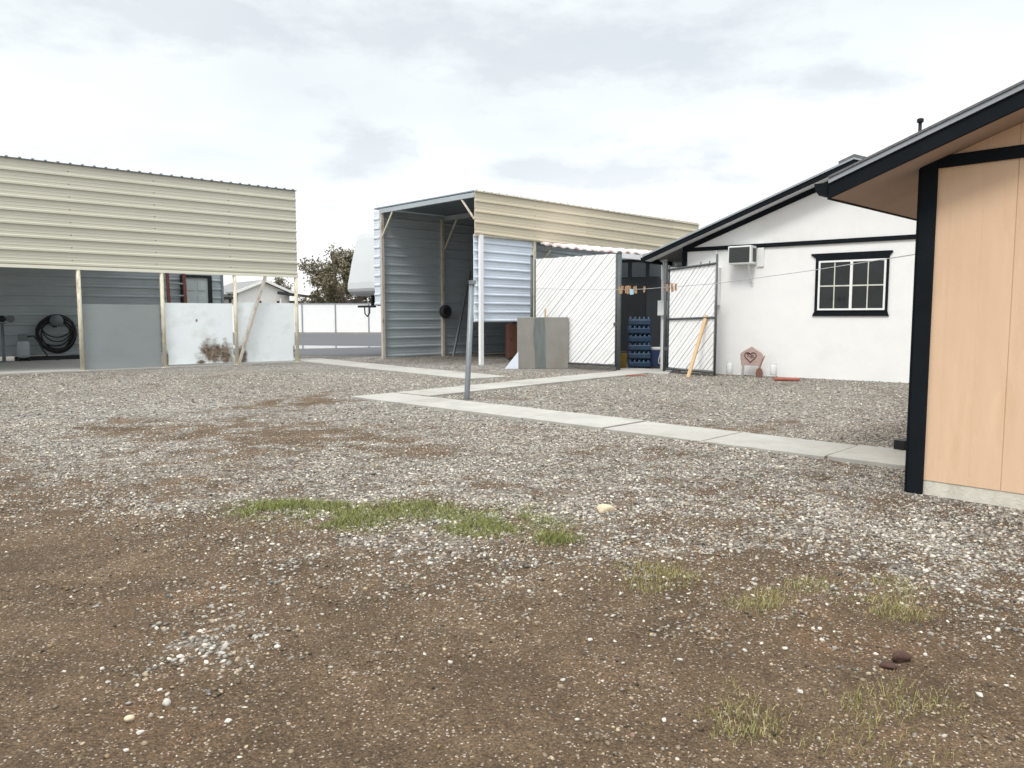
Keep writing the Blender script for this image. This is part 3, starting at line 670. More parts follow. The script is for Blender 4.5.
fr = MB()
for x0,x1,z0,z1 in ((2.965,4.215,1.385,1.42),(2.965,4.215,2.335,2.37),(2.965,3.0,1.42,2.335),(4.18,4.215,1.42,2.335),(3.565,3.615,1.42,2.335)): fr.box(x0,x1,-.05,-.029,z0,z1)
fr.build('frame', M['winframe'], win)
mu = MB()
for x in (3.275,3.895): mu.box(x-.010,x+.010,-.044,-.0345,1.42,2.335)
for a, b in ((3.0,3.265),(3.285,3.565),(3.615,3.885),(3.905,4.18)): mu.box(a,b,-.043,-.0345,1.855,1.88)
mu.build('muntins', M['muntin'], win)
MB().box(3.0,4.18,-.034,-.029,1.42,2.335).build('pane', M['glass'], win)
mb = MB(); mb.box(.70,.90,-.14,-.003,1.50,2.33); mb.box(.78,.81,-.05,-.003,2.33,2.70); mb.build('meter_box', M['acwhite'], WH, bevel=.01)

t = thing('air_conditioner', 'white window air conditioner with dark grille on the white house wall', 'air conditioner', at(WH,1.18,-.003,2.31), -37.73)
MB().box(0,.50,-.34,-.0,.05,.43).build('casing', M['acwhite'], t, bevel=.012)
gr = MB(); gr.box(.03,.47,-.352,-.341,.085,.40)
for i in range(14): gr.box(.035,.465,-.358,-.352,.095+i*.0215,.102+i*.0215)
gr.build('grille', M['grille'], t)
vb = MB()
for i in range(4): vb.box(.502,.508,-.24+i*.05,-.215+i*.05,.10,.38)
vb.build('side_vents', M['grille'], t)
MB().box(.52,.66,-.03,-.001,.0,.50).build('mounting_board', M['acwhite'], t)
mb = MB(); mb.beam((.42,-.28,.04),(.42,-.02,-.36),.03,.02); mb.box(.40,.44,-.02,-.001,-.40,.05); mb.build('bracket', M['acwhite'], t)

tag(MB().box(.66,.82,-.06,-.02,.0,1.17).build('board', M['acwhite']), 'narrow white board standing against the white house wall behind the gate', 'board')
o = bpy.data.objects['board']; o.location = WH.location; o.rotation_euler.z = R(-37.73)

# ------------------------------------------------------------------ tan building at the right
TB = thing('tan_building', 'tan board sided building corner with black trim filling the right edge', 'building', (2.98+.012*.688,5.65-.012*.725,0), -46.5)
TS, TO = .352, .30
def tz(s): return 2.33 + TS*s         # underside of the roof
LEN, DEP = 6.4, 6.0
mb = MB()
prof = []                             # plan outline of the front siding, with shallow grooves
xs = [.0]; 
front = [(0.0,.0)]
for k in range(1, 32):
    g = k*.2; w, dp = (.004,.006) if k % 3 == 0 else (.004,.0012)
    front += [(g-w/2-.001,0),(g-w/2,dp),(g+w/2,dp),(g+w/2+.001,0)]
front += [(LEN,0)]
n = len(front)
vs = [(a,b,.045) for a,b in front] + [(a,b,tz(min(a, LEN-a)) ) for a,b in front]
fs = [(i,i+1,n+i+1,n+i) for i in range(n-1)]
mb.add(vs, fs)
mb.prism([(0,.045),(LEN,.045),(LEN,2.33),(LEN/2,tz(LEN/2)),(0,2.33)], .03, DEP)
mb.build('siding', M['tan'], TB)
MB().box(.09,LEN,.006,DEP-.02,-.25,.044).build('foundation', M['foundconc'], TB)
mb = MB(); mb.box(-.015,.105,-.022,-.0005,-.06,2.40); mb.box(-.022,-.001,-.022,.10,-.06,2.32); mb.build('corner_board', M['black'], TB, bevel=.003)
MB().prism([(.106,2.31),(LEN,2.31),(LEN,2.395),(.106,2.395)], -.02, -.0005).build('band_board', M['black'], TB, bevel=.003)
def trk(z0, z1, y0, y1, m, name):
    x0 = -.54; p = [(x0,tz(x0)+z0),(LEN/2,tz(LEN/2)+z0),(LEN/2,tz(LEN/2)+z1),(x0,tz(x0)+z1)]
    mb = MB(); mb.prism(p, y0, y1); mb.prism([(LEN-a+.001,b) for a,b in p][::-1], y0, y1); return mb.build(name, m, TB)
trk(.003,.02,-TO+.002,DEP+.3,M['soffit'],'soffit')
trk(.0,.105,-TO-.03,-TO,M['black'],'rake_fascia')
trk(.107,.140,-TO-.045,-TO+.05,M['greydrip'],'drip_edge')
trk(.022,.105,-TO+.003,DEP+.3,M['darksheet'],'roof_deck')
trk(.142,.158,-TO-.055,DEP+.31,M['shingle'],'roof')
MB().box(-.565,-.542,-TO+.003,DEP+.3,tz(-.54)-.005,tz(-.54)+.10).build('eave_fascia', M['black'], TB)
MB().prismx([(-TO-.0,0),(DEP+.2,0),(DEP+.2,.10),(-TO,.10)],0,.1) if False else None
MB().prism([(-.66,2.21),(-.63,2.17),(-.567,2.17),(-.567,2.262),(-.67,2.262)], -TO+.0, DEP+.25).build('gutter', M['black'], TB)
mb = MB(); mb.tube([(-.06,1.02,2.2),(-.06,1.02,1.93),(-.05,1.02,1.88),(-.02,1.02,1.86)], .028, 10); mb.build('downspout', M['blackmetal'], TB, smooth=True)
mb = MB(); mb.tube([(-.30,.78,2.38),(-.30,.78,2.85)], .014, 10); mb.build('vent_pipe', M['blackmetal'], TB, smooth=True)
mb = MB(); mb.lathe([(.015,2.835),(.026,2.842),(.026,2.865),(.016,2.872)],(-.30,.78,0),12); mb.build('vent_cap', M['blackmetal'], TB)
tag(MB().box(-.13,.12,-.05,.05,0,.09).build('timber_block', M['blackmetal'], bevel=.006), 'short dark timber block on the walk end behind the tan building corner', 'timber')
o = bpy.data.objects['timber_block']; o.location = (3.66,6.98,.032); o.rotation_euler.z = R(35)

# ------------------------------------------------------------------ slatted chain-link gates
def clip(poly, W, Hh, x0=0, z0=0):
    for ax, lim, sg in ((0,x0,1),(0,W,-1),(1,z0,1),(1,Hh,-1)):
        out = []
        for i in range(len(poly)):
            a, b = poly[i-1], poly[i]; da, db = sg*(a[ax]-lim), sg*(b[ax]-lim)
            if da >= 0: out.append(a)
            if (da >= 0) != (db >= 0):
                q = da/(da-db); out.append((a[0]+q*(b[0]-a[0]), a[1]+q*(b[1]-a[1])))
        poly = out
        if not poly: return poly
    return poly
def slats(W, z0, z1, x0=0, pitch=.086, wd=.075, slope=1.0, yb=0.0):
    """diagonal slats and the wires between them"""
    m1, m2 = MB(), MB(); dx = pitch*math.sqrt(2)
    k = -(z1-z0)-.3
    while k < W+.2:
        hw = wd*math.sqrt(2)/2; L = z1-z0
        j = random.uniform(-.006,.006)
        p = clip([(k-hw+j,z0-.01),(k+hw+j,z0-.01),(k+hw+j+L*slope+.01,z1+.01),(k-hw+j+L*slope+.01,z1+.01)], W, z1+random.uniform(-.012,.004), x0, z0+random.uniform(0,.01))
        if len(p) >= 3: m1.prism(p, -.006+yb, .004+yb)
        g0 = k + dx/2; p = clip([(g0-.006,z0),(g0+.006,z0),(g0+.006+L*slope,z1),(g0-.006+L*slope,z1)], W, z1, x0, z0)
        if len(p) >= 3: m2.prism(p, -.002+yb, .012+yb)
        k += dx
    return m1, m2
t = thing('gate_leaf', 'wide open gate leaf of white diagonal slats, beside the galvanised sheet', 'gate', (.58,19.2,0), -41)
GW = 2.42
m1, m2 = slats(GW-.03, .15, 2.70, .03); m1.build('slats', M['slat'], t); m2.build('chain_wire', M['wire'], t)
fm = MB()
for a, b in (((0,0,.10),(0,0,2.68)),((GW,0,.10),(GW,0,2.66)),((0,.03,.12),(GW,.03,.12)),((0,.03,2.60),(GW,.03,2.60))): fm.bar(a, b, .018, 8)
fm.build('frame', M['chainframe'], t, smooth=True)
MB().box(GW-.05,GW+.05,-.04,.04,1.05,1.12).build('latch', M['chainframe'], t)
t = thing('gate_leaf', 'narrow white slatted gate leaf with mid rail, open before the white house', 'gate', (3.50,17.12,0), -58)
GW = 1.42
m1, m2 = slats(GW-.05, .12, 2.34, .05, slope=.95); m1.build('slats', M['slat'], t); m2.build('chain_wire', M['wire'], t)
fm = MB()
for a, b in (((0,0,.06),(0,0,2.40)),((GW,0,.02),(GW,0,2.55)),((0,-.02,.09),(GW,-.02,.09)),((0,-.02,2.30),(GW,-.02,2.36)),((0,-.02,1.20),(GW,-.02,1.24))): fm.bar(a, b, .024, 8)
for x in (.2,.55,.95,1.2): fm.bar((x,.0,2.30),(x+.02,0,2.42),.012,6)
fm.build('frame', M['chainframe'], t, smooth=True)
for z in (.5,2.0): MB().box(-.06,.03,-.04,.04,z,z+.08).build('hinge', M['chainframe'], t)
def post(x, y, h, r, lab, m='chainframe', name='fence_post'):
    t = thing(name, lab, 'post', (x,y,0))
    MB().bar((0,0,-.2),(0,0,h),r,12).build('shaft', M[m], t, smooth=True)
    MB().lathe([(r+.006,h-.02),(r+.006,h),(r*.6,h+.03),(.002,h+.04)],(0,0,0),12).build('cap', M[m], t, smooth=True)
post(2.46,17.55,2.72,.05,'dark steel gate post between the wide slatted leaf and the dark doorway')
post(.50,19.34,2.78,.035,'thin dark steel post at the far left edge of the wide slatted gate leaf')
post(3.46,17.24,2.50,.035,'dark steel hinge post at the left edge of the narrow slatted gate leaf')

# lone pole in the yard
t = thing('metal_pole', 'lone grey galvanised pole standing in gravel between the two walks', 'pole', (-.69,11.56,0))
mb = MB(); mb.tube([(0,0,-.2),(.0,0,.0),(.085,.0,1.78)], .042, 14); mb.build('shaft', M['pole'], t, smooth=True)
mb = MB(); mb.box(.04,.145,-.05,.05,1.74,1.80); mb.build('top_plate', M['pole'], t)

# sheet metal panel
t = thing('metal_sheet', 'square dull galvanised sheet standing upright before the slatted gate', 'metal sheet', (.125,18.42,0), 0)
sh = MB(); sh.box(0,1.235,-.015,.0,.0,1.245); sh.box(0,.02,0,.09,0,1.245); sh.box(1.215,1.235,0,.09,0,1.245); sh.box(.02,1.215,0,.09,1.225,1.245); sh = sh.build('panel', M['sheet'], t, bevel=.004)
pl = [(.42,1.235),(.40,1.05),(.38,.85),(.40,.6),(.43,.35),(.44,.01),(.70,.01),(.69,.6),(.68,.9),(.66,1.235)]
MB().prism(pl[::1], -.0185, -.0155).build('zinc_streak', M['sheetdark'], sh)
for x in (.12,.55): MB().beam((x,.08,.9),(x,.34,0),.03,.03).build('prop', M['pole'], t)
t = tag(MB().prism([(-.30,0),(.03,0),(.03,.42),(-.02,.36)], -.012, .0).build('metal_offcut', M['galvlight']), 'small triangular pale metal offcut leaning at the left of the galvanised sheet', 'metal offcut')
t.location = (.125,18.38,0)
t = tag(MB().beam((0,0,0),(.02,.0,1.46),.04,.03).build('stake', M['barewood']), 'thin bare wood stake rising behind the galvanised sheet', 'stake'); t.location = (.80,18.75,0)
t = tag(MB().beam((0,0,0),(.46,.40,1.30),.075,.03).build('plank', M['barewood']), 'bare wooden plank leaning on the narrow slatted gate leaf', 'plank'); t.location = (3.66,15.75,0)

# ------------------------------------------------------------------ patio cover and doorway
PC = thing('patio_cover', 'dark patio porch with peeling red and white roof edge between shelter and house', 'porch', (0,0,0))
mb = MB()
A0, B0 = np.array((.80,21.36,3.26)), np.array((3.62,19.9,2.86))
A1, B1 = np.array((.90,21.50,3.28)), np.array((5.6,23.0,3.06))
nn = 60; vs = []; fs = []
for i in range(nn+1):
    f = i/nn; w = .022*math.sin(f*nn*1.35) 
    sag = -.05*math.sin(f*math.pi)
    for P0 in (A0 + (B0-A0)*f + np.array((0,0,w+sag)), A1 + (B1-A1)*f + np.array((0,0,w))):
        vs += [P0, P0 + np.array((0,0,.045))]
for i in range(nn):
    a = i*4; b = a+4
    fs += [(a,b,b+1,a+1),(a+1,b+1,b+3,a+3),(a+3,b+3,b+2,a+2),(a+2,b+2,b,a)]
fs += [(0,1,3,2), (nn*4,nn*4+2,nn*4+3,nn*4+1)]
mb.add(vs, fs); mb.build('roof_sheet', M['redroof'], PC)
MB().beam((2.5,17.72,2.66),(3.66,18.28,2.60),.10,.11).build('beam', M['greysoffit'], PC)
MB().beam((.75,21.35,3.17),(3.6,19.95,2.78),.06,.08).build('beam', M['chainframe'], PC)
MB().box(3.58,3.69,18.24,18.35,0,2.55).build('post', M['whitepost'], PC)
# rear wall under the porch, set between shelter and house
bx = MB(); a = np.array((1.3,21.4)); b_ = np.array((5.5,19.9)); dd = (b_-a)/np.linalg.norm(b_-a); nr = np.array((-dd[1],dd[0]))
def wallbox(mb, s0, s1, z0, z1, t0=0, t1=.1):
    P = [a+dd*s0+nr*t0, a+dd*s1+nr*t0, a+dd*s1+nr*t1, a+dd*s0+nr*t1]; return mb.slab([tuple(p) for p in P], z0, z1)
wallbox(bx, 0, 4.45, .02, 2.34); wallbox(bx, 0, 4.45, 2.72, 2.80)
for s0 in (1.0,1.45,1.95,2.43,2.9,3.4,3.9): wallbox(bx, s0, s0+.09, 2.34, 2.72)
rw = bx.build('rear_wall', M['darkwall'], PC)
pn = MB(); wallbox(pn, .0, 4.45, 2.345, 2.715, .03, .05); pn.build('window_row', M['dimpane'], rw)
dr = MB(); wallbox(dr, 1.55, 2.45, .03, 2.1, -.03, -.004); dr.build('door', M['blackmetal'], rw, bevel=.01)
sd = MB(); sd.beam((3.6,18.4,2.45),(5.3,20.1,2.45),.05,.6); sd.build('side_screen', M['greysoffit'], PC)

# cases of bottled water
def water_case():
    t = thing('water_case', '', 'water case')
    mb = MB()
    for i in range(5):
        for j in range(4):
            x, y = -.22+i*.11, -.165+j*.11
            mb.lathe([(.045,0),(.05,.02),(.048,.08),(.05,.09),(.05,.145),(.03,.18),(.018,.188),(.018,.205),(.002,.205)], (x,y,0), 10)
    mb.build('bottles', M['watercase'], t, smooth=True)
    MB().box(-.275,.275,-.22,.22,.004,.135).build('wrap', M['wrap'], t, bevel=.02)
    return t
wc = water_case(); base = (3.13,18.75)
names = ['blue shrink wrapped water case at the bottom of the stack in the doorway', 'blue water case second from the bottom of the doorway stack', 'blue water case third from the bottom of the doorway stack',
         'blue water case fourth from the bottom, third from the top of the doorway stack', 'blue water case just under the topmost of the doorway stack', 'blue water case topmost of the stack in the dark doorway']
for k in range(6):
    o = wc if k == 0 else copy_tree(wc)
    o.location = (base[0]+random.uniform(-.015,.015), base[1]+random.uniform(-.015,.015), .026+k*.206); o.rotation_euler.z = R(-6+random.uniform(-3,3))
    o['label'] = names[k]; o['group'] = 'water cases stacked in the doorway'
t = thing('cooler', 'dark blue picnic cooler with white handle beside the stacked water cases', 'cooler', (3.61,18.85,.026), -8)
MB().box(-.20,.22,-.16,.16,0,.42).build('body', M['cooler'], t, bevel=.02)
MB().box(-.21,.23,-.17,.17,.421,.48).build('lid', M['acwhite'], t, bevel=.012)
MB().tube([(.06,-.17,.36),(.06,-.20,.33),(.02,-.20,.18),(.02,-.20,.10),(.14,-.20,.06),(.14,-.17,.05)],.012,6).build('handle', M['acwhite'], t)
t = thing('plastic_bin', 'small yellow plastic bin on the floor left of the water cases', 'bin', (2.66,18.35,.026), -10)
MB().lathe([(.10,0),(.13,.34),(.145,.345),(.145,.36)],(0,0,0),16).build('tub', M['yellow'], t, smooth=True)
MB().lathe([(.15,.361),(.15,.385),(.04,.40),(.002,.40)],(0,0,0),16).build('lid', M['darkwall'], t)
t = thing('wall_box', 'white utility box on the porch post beside the doorway', 'utility box', (3.62,18.20,1.28), -30)
MB().box(-.14,.14,-.06,.0,0,.36).build('housing', M['acwhite'], t, bevel=.01)
MB().box(-.12,.12,-.07,-.061,.02,.34).build('cover', M['whitepost'], t)

# clothesline with pegs
def rope(q):
    P = [(3.75,6.5,1.83),(3.33,8.46,1.765),(2.85,10.7,1.715),(2.26,13.4,1.735),(1.44,17.3,1.86),(.52,19.34,1.98)]
    ts = [0,.1336,.2865,.472,.734,1.0]
    return tuple(np.interp(q, ts, [p[k] for p in P]) for k in range(3))
cl = tag(MB().tube([rope(i/40) for i in range(41)], .004, 6).build('clothesline', M['wire']), 'thin sagging clothesline strung from the slatted gate across to the tan building', 'clothesline')
def peg():
    t = thing('clothes_peg', '', 'clothes peg')
    MB().prism([(-.016,-.075),(.0,-.075),(-.003,.05),(-.018,.06)], -.012, .012).build('jaw', M['pegwood'], t)
    MB().prism([(.003,-.075),(.017,-.07),(.019,.06),(.006,.05)], -.012, .012).build('jaw', M['pegwood'], t)
    MB().lathe([(.012,-.013),(.012,.013)],(0,0,-.005),8,'y').build('spring', M['pole'], t)
    return t
pg = peg()
qs = [.545,.536,.521,.515,.508,.494,.489,.462,.398,.385,.376]
labs = 'bare wooden clothes peg clipped on the line before the dark doorway'
for i, q in enumerate(qs):
    o = pg if i == 0 else copy_tree(pg)
    o.location = rope(q); o.rotation_euler = (0, R(random.uniform(-12,12)), R(random.uniform(-40,40))); o['group'] = 'clothes pegs on the line'
    o['label'] = labs if i < 7 else ('bare wooden clothes peg hanging alone right of the doorway cluster on the line' if i == 7 else 'wooden clothes peg clipped on the line before the narrow gate leaf')
    sc = random.uniform(.8,1.15); o.scale = (sc, sc, sc)
t = tag(MB().prism([(-.035,-.10),(.03,-.09),(.04,.0),(-.04,.0)], -.006, .006).build('cloth_scrap', M['cyan']), 'small pale blue cloth scrap pegged on the clothesline in the doorway', 'cloth'); t.location = rope(.501)

# ------------------------------------------------------------------ by the white house wall
t = thing('wooden_plaque', 'pinkish wooden plaque with a carved heart on legs by the white wall', 'plaque', (5.03,15.95,0), -30); t.scale = (.88,.88,.88)
MB().prism([(-.235,.27),(.235,.27),(.265,.52),(.24,.57),(.0,.72),(-.24,.57),(-.265,.52)], -.02, .02).build('board', M['signwood'], t, bevel=.01)
hp = [(.135*math.sin(q)**3*1.0 - .02, -.028, .475 + .0085*(13*math.cos(q)-5*math.cos(2*q)-2*math.cos(3*q)-math.cos(4*q))) for q in [2*math.pi*k/40 for k in range(40)]]
hv = MB().tube(hp, .009, 6, closed=True)
hv.tube([(-.10,-.028,.545),(-.05,-.028,.55),(-.075,-.028,.55),(-.08,-.028,.47)], .008, 5); hv.tube([(-.05,-.028,.50),(-.02,-.028,.46),(.01,-.028,.52),(.0,-.028,.44)], .006, 5); hv.tube([(.02,-.028,.50),(.05,-.028,.52),(.03,-.028,.46),(.07,-.028,.47)], .006, 5)
hv.build('carving', M['carve'], t)
for x in (-.20,.20): MB().beam((x,-.0,0),(x*.95,.0,.30),.05,.045).build('leg', M['greywood'], t)
t = thing('hand_shovel', 'small red brown iron shovel leaning on the heart plaque', 'shovel', (5.14,15.76,0), -30); t.scale = (.85,.85,.85)
MB().prism([(-.07,.0),(.07,.0),(.09,.10),(.06,.20),(.02,.23),(-.02,.23),(-.06,.20),(-.09,.10)], -.012, .012).build('blade', M['reddish'], t, bevel=.006)
MB().bar((0,0,.21),(.08,.16,.52),.014,8).build('handle', M['reddish'], t)
for xy, lab in (((4.66,16.25),'clear frosted glass jar left of the heart plaque'), ((5.42,15.72),'clear frosted glass jar right of the heart plaque')):
    t = thing('jar', lab, 'jar', (xy[0],xy[1],0)); t['group'] = 'jars by the plaque'
    MB().lathe([(.065,0),(.07,.02),(.07,.20),(.06,.22)],(0,0,.05),16).build('glass_body', M['jar'], t, smooth=True)
    MB().lathe([(.062,.271),(.062,.29)],(0,0,0),16).build('rim', M['jar'], t)
t = tag(MB().box(-.24,.24,-.13,.13,0,.045).build('red_paver', M['brick'], bevel=.01), 'flat red paver lying on the gravel right of the heart plaque', 'paver'); t.location = (5.43,14.98,.005); t.rotation_euler.z = R(-15)
for i, (x, y, an, ln, m, lab) in enumerate(((2.05,16.2,12,1.1,'barewood','pale bare lath lying on the gravel before the dark doorway'),(2.45,16.0,-8,.75,'brick','red brown stick lying on gravel nearest the doorway lath'))):
    t = tag(MB().box(-ln/2,ln/2,-.025,.025,0,.02).build('lath', M[m]), lab, 'lath'); t.location = (x,y,.012); t.rotation_euler.z = R(an)

# ------------------------------------------------------------------ single stones one can pick out
def stone_mesh(seed, sx, sy, sz):
    r = np.random.default_rng(seed); V, F = ico(3)
    d = np.ones(len(V))
    for k in range(9):
        a = r.normal(size=3); a /= np.linalg.norm(a); q = V@a; d = np.where(q > .62, np.minimum(d, .62/np.maximum(q,.01)+r.random()*.08), d)
    V = V*d[:,None]*np.array((sx,sy,sz))
    m = MB(); m.add(V.tolist(), F.tolist()); return m
def rock(name, label, x, y, sx, sy, sz, m, seed, group=None, up=.35):
    o = stone_mesh(seed, sx, sy, sz).build(name, M[m], smooth=True); o.rotation_euler.z = seed*1.7
    o.location = (x, y, float(height(np.array([x]), np.array([y]))[0]) + sz*up); tag(o, label, 'stone', group); return o
o = rock('rock', 'pale tan wedge shaped rock on the gravel right of the grass patch', .60, 4.85, .078, .05, .042, 'tanstone', 4); o.rotation_euler = (0, R(12), R(8))
o = rock('rock', 'larger dark red brown rock in the soil at lower right', 1.425, 2.69, .045, .03, .026, 'redstone', 5); o.rotation_euler.z = .3
o = rock('rock', 'smaller dark red brown rock touching the larger one at lower right', 1.355, 2.64, .030, .024, .02, 'redstone', 6); o.rotation_euler.z = -.5
rock('stone', 'round white stone largest at lower left, beside a tan one', -1.125, 2.37, .017, .015, .015, 'palestone', 7)
rock('stone', 'tan stone at lower left in front of the round white stone', -1.19, 2.26, .018, .014, .013, 'tanstone', 8)
rock('stone', 'smooth white pebble beneath the upper stone cluster at left', -1.085, 2.745, .016, .011, .010, 'palestone', 9)
palepos = []
for px_, py_ in ((64,673),(102,671),(108,685),(155,668),(160,690),(137,687),(197,650),(228,722),(214,646),(450,663),(480,660),(205,655),(128,775),(126,752),(85,703),(140,733),(182,675),
                 (563,680),(577,721),(664,722),(695,723),(800,690),(1012,673),(980,690),(615,642),(590,640),(785,648),(745,650),(820,628),(680,660)):
    v = (384-py_)/FPX; tt = H/(sp - v*cp); palepos.append(((px_-512)/FPX*tt, (cp+v*sp)*tt))
for i, (x, y) in enumerate(palepos):
    k = random.uniform(.0065,.0115)
    rock('pebble', 'small pale pebble lying on the brown foreground soil', x, y, k*random.uniform(1,1.5), k, k*.7, 'palestone', 100+i, 'pale pebbles on the brown soil')

# ------------------------------------------------------------------ beyond the road
t = thing('boundary_fence', 'long low white boundary fence with grey posts across the road', 'fence', (0,59.7,0))
mb = MB(); x = -45.0
while x < 12:
    mb.box(x+.05, x+2.55, -.05, .05, .06, 2.26); x += 2.6
mb.build('panels', M['vinylfence'], t)
MB().box(-45,12,-.09,.09,2.262,2.33).build('cap_rail', M['fencepost'], t)
x = -45.0
while x <= 12:
    MB().box(x-.048, x+.048, -.085, .085, 0, 2.261).build('post', M['fencepost'], t); x += 2.6

t = thing('far_house', 'small white house with grey shingled gable roof beyond the white fence', 'house', (-25.9,80,0), 40)
hw = 2.75
MB().prism([(-hw,0),(hw,0),(hw,3.75),(0,4.85),(-hw,3.75)], 0, 9).build('wall', M['whitehouse'], t)
MB().prism([(-hw-.55,3.62),(0,4.95),(hw+.55,3.62),(hw+.55,3.80),(0,5.13),(-hw-.55,3.80)], -.38, 9.4).build('roof', M['greyroof'], t)
MB().prism([(-hw-.55,3.55),(0,4.88),(hw+.55,3.55),(hw+.55,3.82),(0,5.16),(-hw-.55,3.82)], -.46, -.382).build('fascia', M['whitehouse'], t)
MB().box(-7.5,-hw-.002,2.2,9,0,3.5).build('side_wing', M['whitehouse'], t)
MB().prismx([(1.5,3.48),(5.6,4.95),(9.6,3.5),(9.6,3.62),(5.6,5.08),(1.5,3.6)], -8.0, -hw-.56).build('wing_roof', M['greyroof'], t)
MB().box(-8.2,-hw-.6,-.9,1.9,3.05,3.25).build('porch_awning', M['darkwall'], t)
MB().box(-3.95,-3.75,-.8,-.6,0,3.05).build('porch_post', M['darkwall'], t)
for x0, x1 in ((-.85,-.30),(1.25,1.65)): 
    w = MB().box(x0,x1,-.03,-.002,1.9,3.0).build('window', M['winframe'], t); MB().box(x0+.06,x1-.06,-.045,-.031,1.96,2.94).build('pane', M['glass'], w)
w = MB().box(-6.3,-5.7,2.15,2.198,1.9,2.9).build('window', M['winframe'], t); MB().box(-6.24,-5.76,2.13,2.149,1.96,2.84).build('pane', M['glass'], w)
t = thing('open_porch', 'dark flat roofed open shade porch right of the far white house', 'shade porch', (-22.5,79,0), 6)
MB().prism([(-1.4,3.55),(3.6,3.05),(3.6,3.2),(-1.4,3.85)], -1.5, 4).build('roof', M['darkwall'], t)
for x in (-1.2,1.2,3.3): MB().box(x,x+.14,-1.3,-1.16,0,3.1).build('post', M['greysoffit'], t)
MB().box(-1.3,3.4,3.5,3.6,0,3.0).build('rear_wall', M['greywood'], t)

def tree(x, y, h, rx, n, label, seed, base=.3, spread=1.0, leafsz=.12):
    r = np.random.default_rng(seed)
    t = thing('tree', label, 'tree', (x,y,0)); t['group'] = 'trees beyond the white fence'
    tr = MB(); tips = []
    def limb(p, d, L, rad, dep):
        pts = [p]; q = np.array(p); d = np.array(d, float)
        for i in range(4):
            d = d + r.normal(size=3)*.16; d[2] += .04; d /= np.linalg.norm(d); q = q + d*L/4; pts.append(q)
        tr.tube(pts, rad, 6 if dep < 2 else 4, r1=rad*.5)
        if dep >= 2: tips.extend(pts[1:])
        if dep < 4:
            for i in range(3 if dep else 5):
                e = d + r.normal(size=3)*.75*spread; e[2] = abs(e[2])*.8 + .05; e /= np.linalg.norm(e)
                limb(pts[2 + i % 3], e, L*.66, rad*.55, dep+1)
    limb(np.array((0,0,-.1)), (0,0,1), h*base, .16+.012*h, 0)
    T = np.array(tips)
    sc = h/ (T[:,2].max()+.3); T[:,2] *= sc; tr.v = [(a, b, c*sc) for a, b, c in tr.v]
    k = rx/np.percentile(np.abs(T[:,:2]), 96); T[:,:2] *= k; tr.v = [(a*k if c > h*.12 else a, b*k if c > h*.12 else b, c) for a, b, c in tr.v]
    tr.build('trunk', M['bark'], t)
    c = T[r.integers(0, len(T), n)] + r.normal(size=(n,3))*np.array((.30,.30,.24))*(.4+1.0*r.random((n,1)))
    a = r.normal(size=(n,3)); a /= np.linalg.norm(a,axis=1)[:,None]; b = np.cross(a, r.normal(size=(n,3))); b /= np.linalg.norm(b,axis=1)[:,None]
    s = leafsz*(.5+.9*r.random((n,1)))
    V = np.stack([c-a*s, c-b*s*.55, c+a*s, c+b*s*.55], 1).reshape(-1,3); Q = np.arange(n*4).reshape(-1,4)
    o = mesh_np('crown', V, Q, M['leaf'], ('tone', np.repeat(np.clip(r.normal(.45,.28,n),0,1),4)), k=4); o.parent = t
tree(-13.7, 70, 8.2, 3.3, 11000, 'olive brown bushy tree rising above the fence next to the trailer nose', 5)
tree(-17.0, 72, 7.7, 3.0, 5000, 'sparse bare twigged tree above the fence next to the carport corner', 9)
tree(-11.4, 76, 6.0, 2.2, 6500, 'lower rounded olive tree partly behind the white trailer nose', 12)
tree(-29.0, 92, 6.6, 2.6, 4000, 'thin bare tree just above the far white house roof', 16)

# ------------------------------------------------------------------ light, sky, camera
w = bpy.data.worlds.new('World'); S.world = w; w.use_nodes = True; N = w.node_tree.nodes; L = w.node_tree.links
bg = N['Background']
SUN_EL, SUN_AZ = R(52), R(205)     # azimuth clockwise from +y: behind the viewer, a little left
sky = N.new('ShaderNodeTexSky'); sky.sky_type = 'NISHITA'; sky.sun_disc = False; sky.sun_elevation = SUN_EL; sky.sun_rotation = SUN_AZ
tc = N.new('ShaderNodeTexCoord'); sx = N.new('ShaderNodeSeparateXYZ'); L.new(tc.outputs['Generated'], sx.inputs[0])
def mth(op, a, b=None, c=None):
    n = N.new('ShaderNodeMath'); n.operation = op
    for i, v in enumerate((a, b, c)):
        if v is None: continue
        if isinstance(v, (int, float)): n.inputs[i].default_value = v
        else: L.new(v, n.inputs[i])
    return n.outputs[0]
z = mth('MAXIMUM', sx.outputs[2], 0.0); zz = mth('ADD', z, .16)
cx = mth('DIVIDE', sx.outputs[0], zz); cy = mth('DIVIDE', sx.outputs[1], zz)
cv = N.new('ShaderNodeCombineXYZ'); L.new(cx, cv.inputs[0]); L.new(cy, cv.inputs[1])
def cnoise(s, d, off, r=.55):
    mp = N.new('ShaderNodeMapping'); mp.inputs['Location'].default_value = off; L.new(cv.outputs[0], mp.inputs['Vector'])
    n = N.new('ShaderNodeTexNoise'); n.inputs['Scale'].default_value = s; n.inputs['Detail'].default_value = d; n.inputs['Roughness'].default_value = r; L.new(mp.outputs[0], n.inputs['Vector']); return n.outputs['Fac']
def ramp(f, st):
    r = N.new('ShaderNodeValToRGB'); e = r.color_ramp.elements
    while len(e) < len(st): e.new(.5)
    for k, (p, c) in enumerate(st): e[k].position = p; e[k].color = tuple(c) + (1,)
    L.new(f, r.inputs[0]); return r.outputs[0]
big = cnoise(.42, 3, (1.3,.4,0), .45); small = cnoise(1.6, 5, (4.1,2.2,0), .5)
cf = mth('ADD', mth('MULTIPLY', big, .72), mth('MULTIPLY', small, .28))
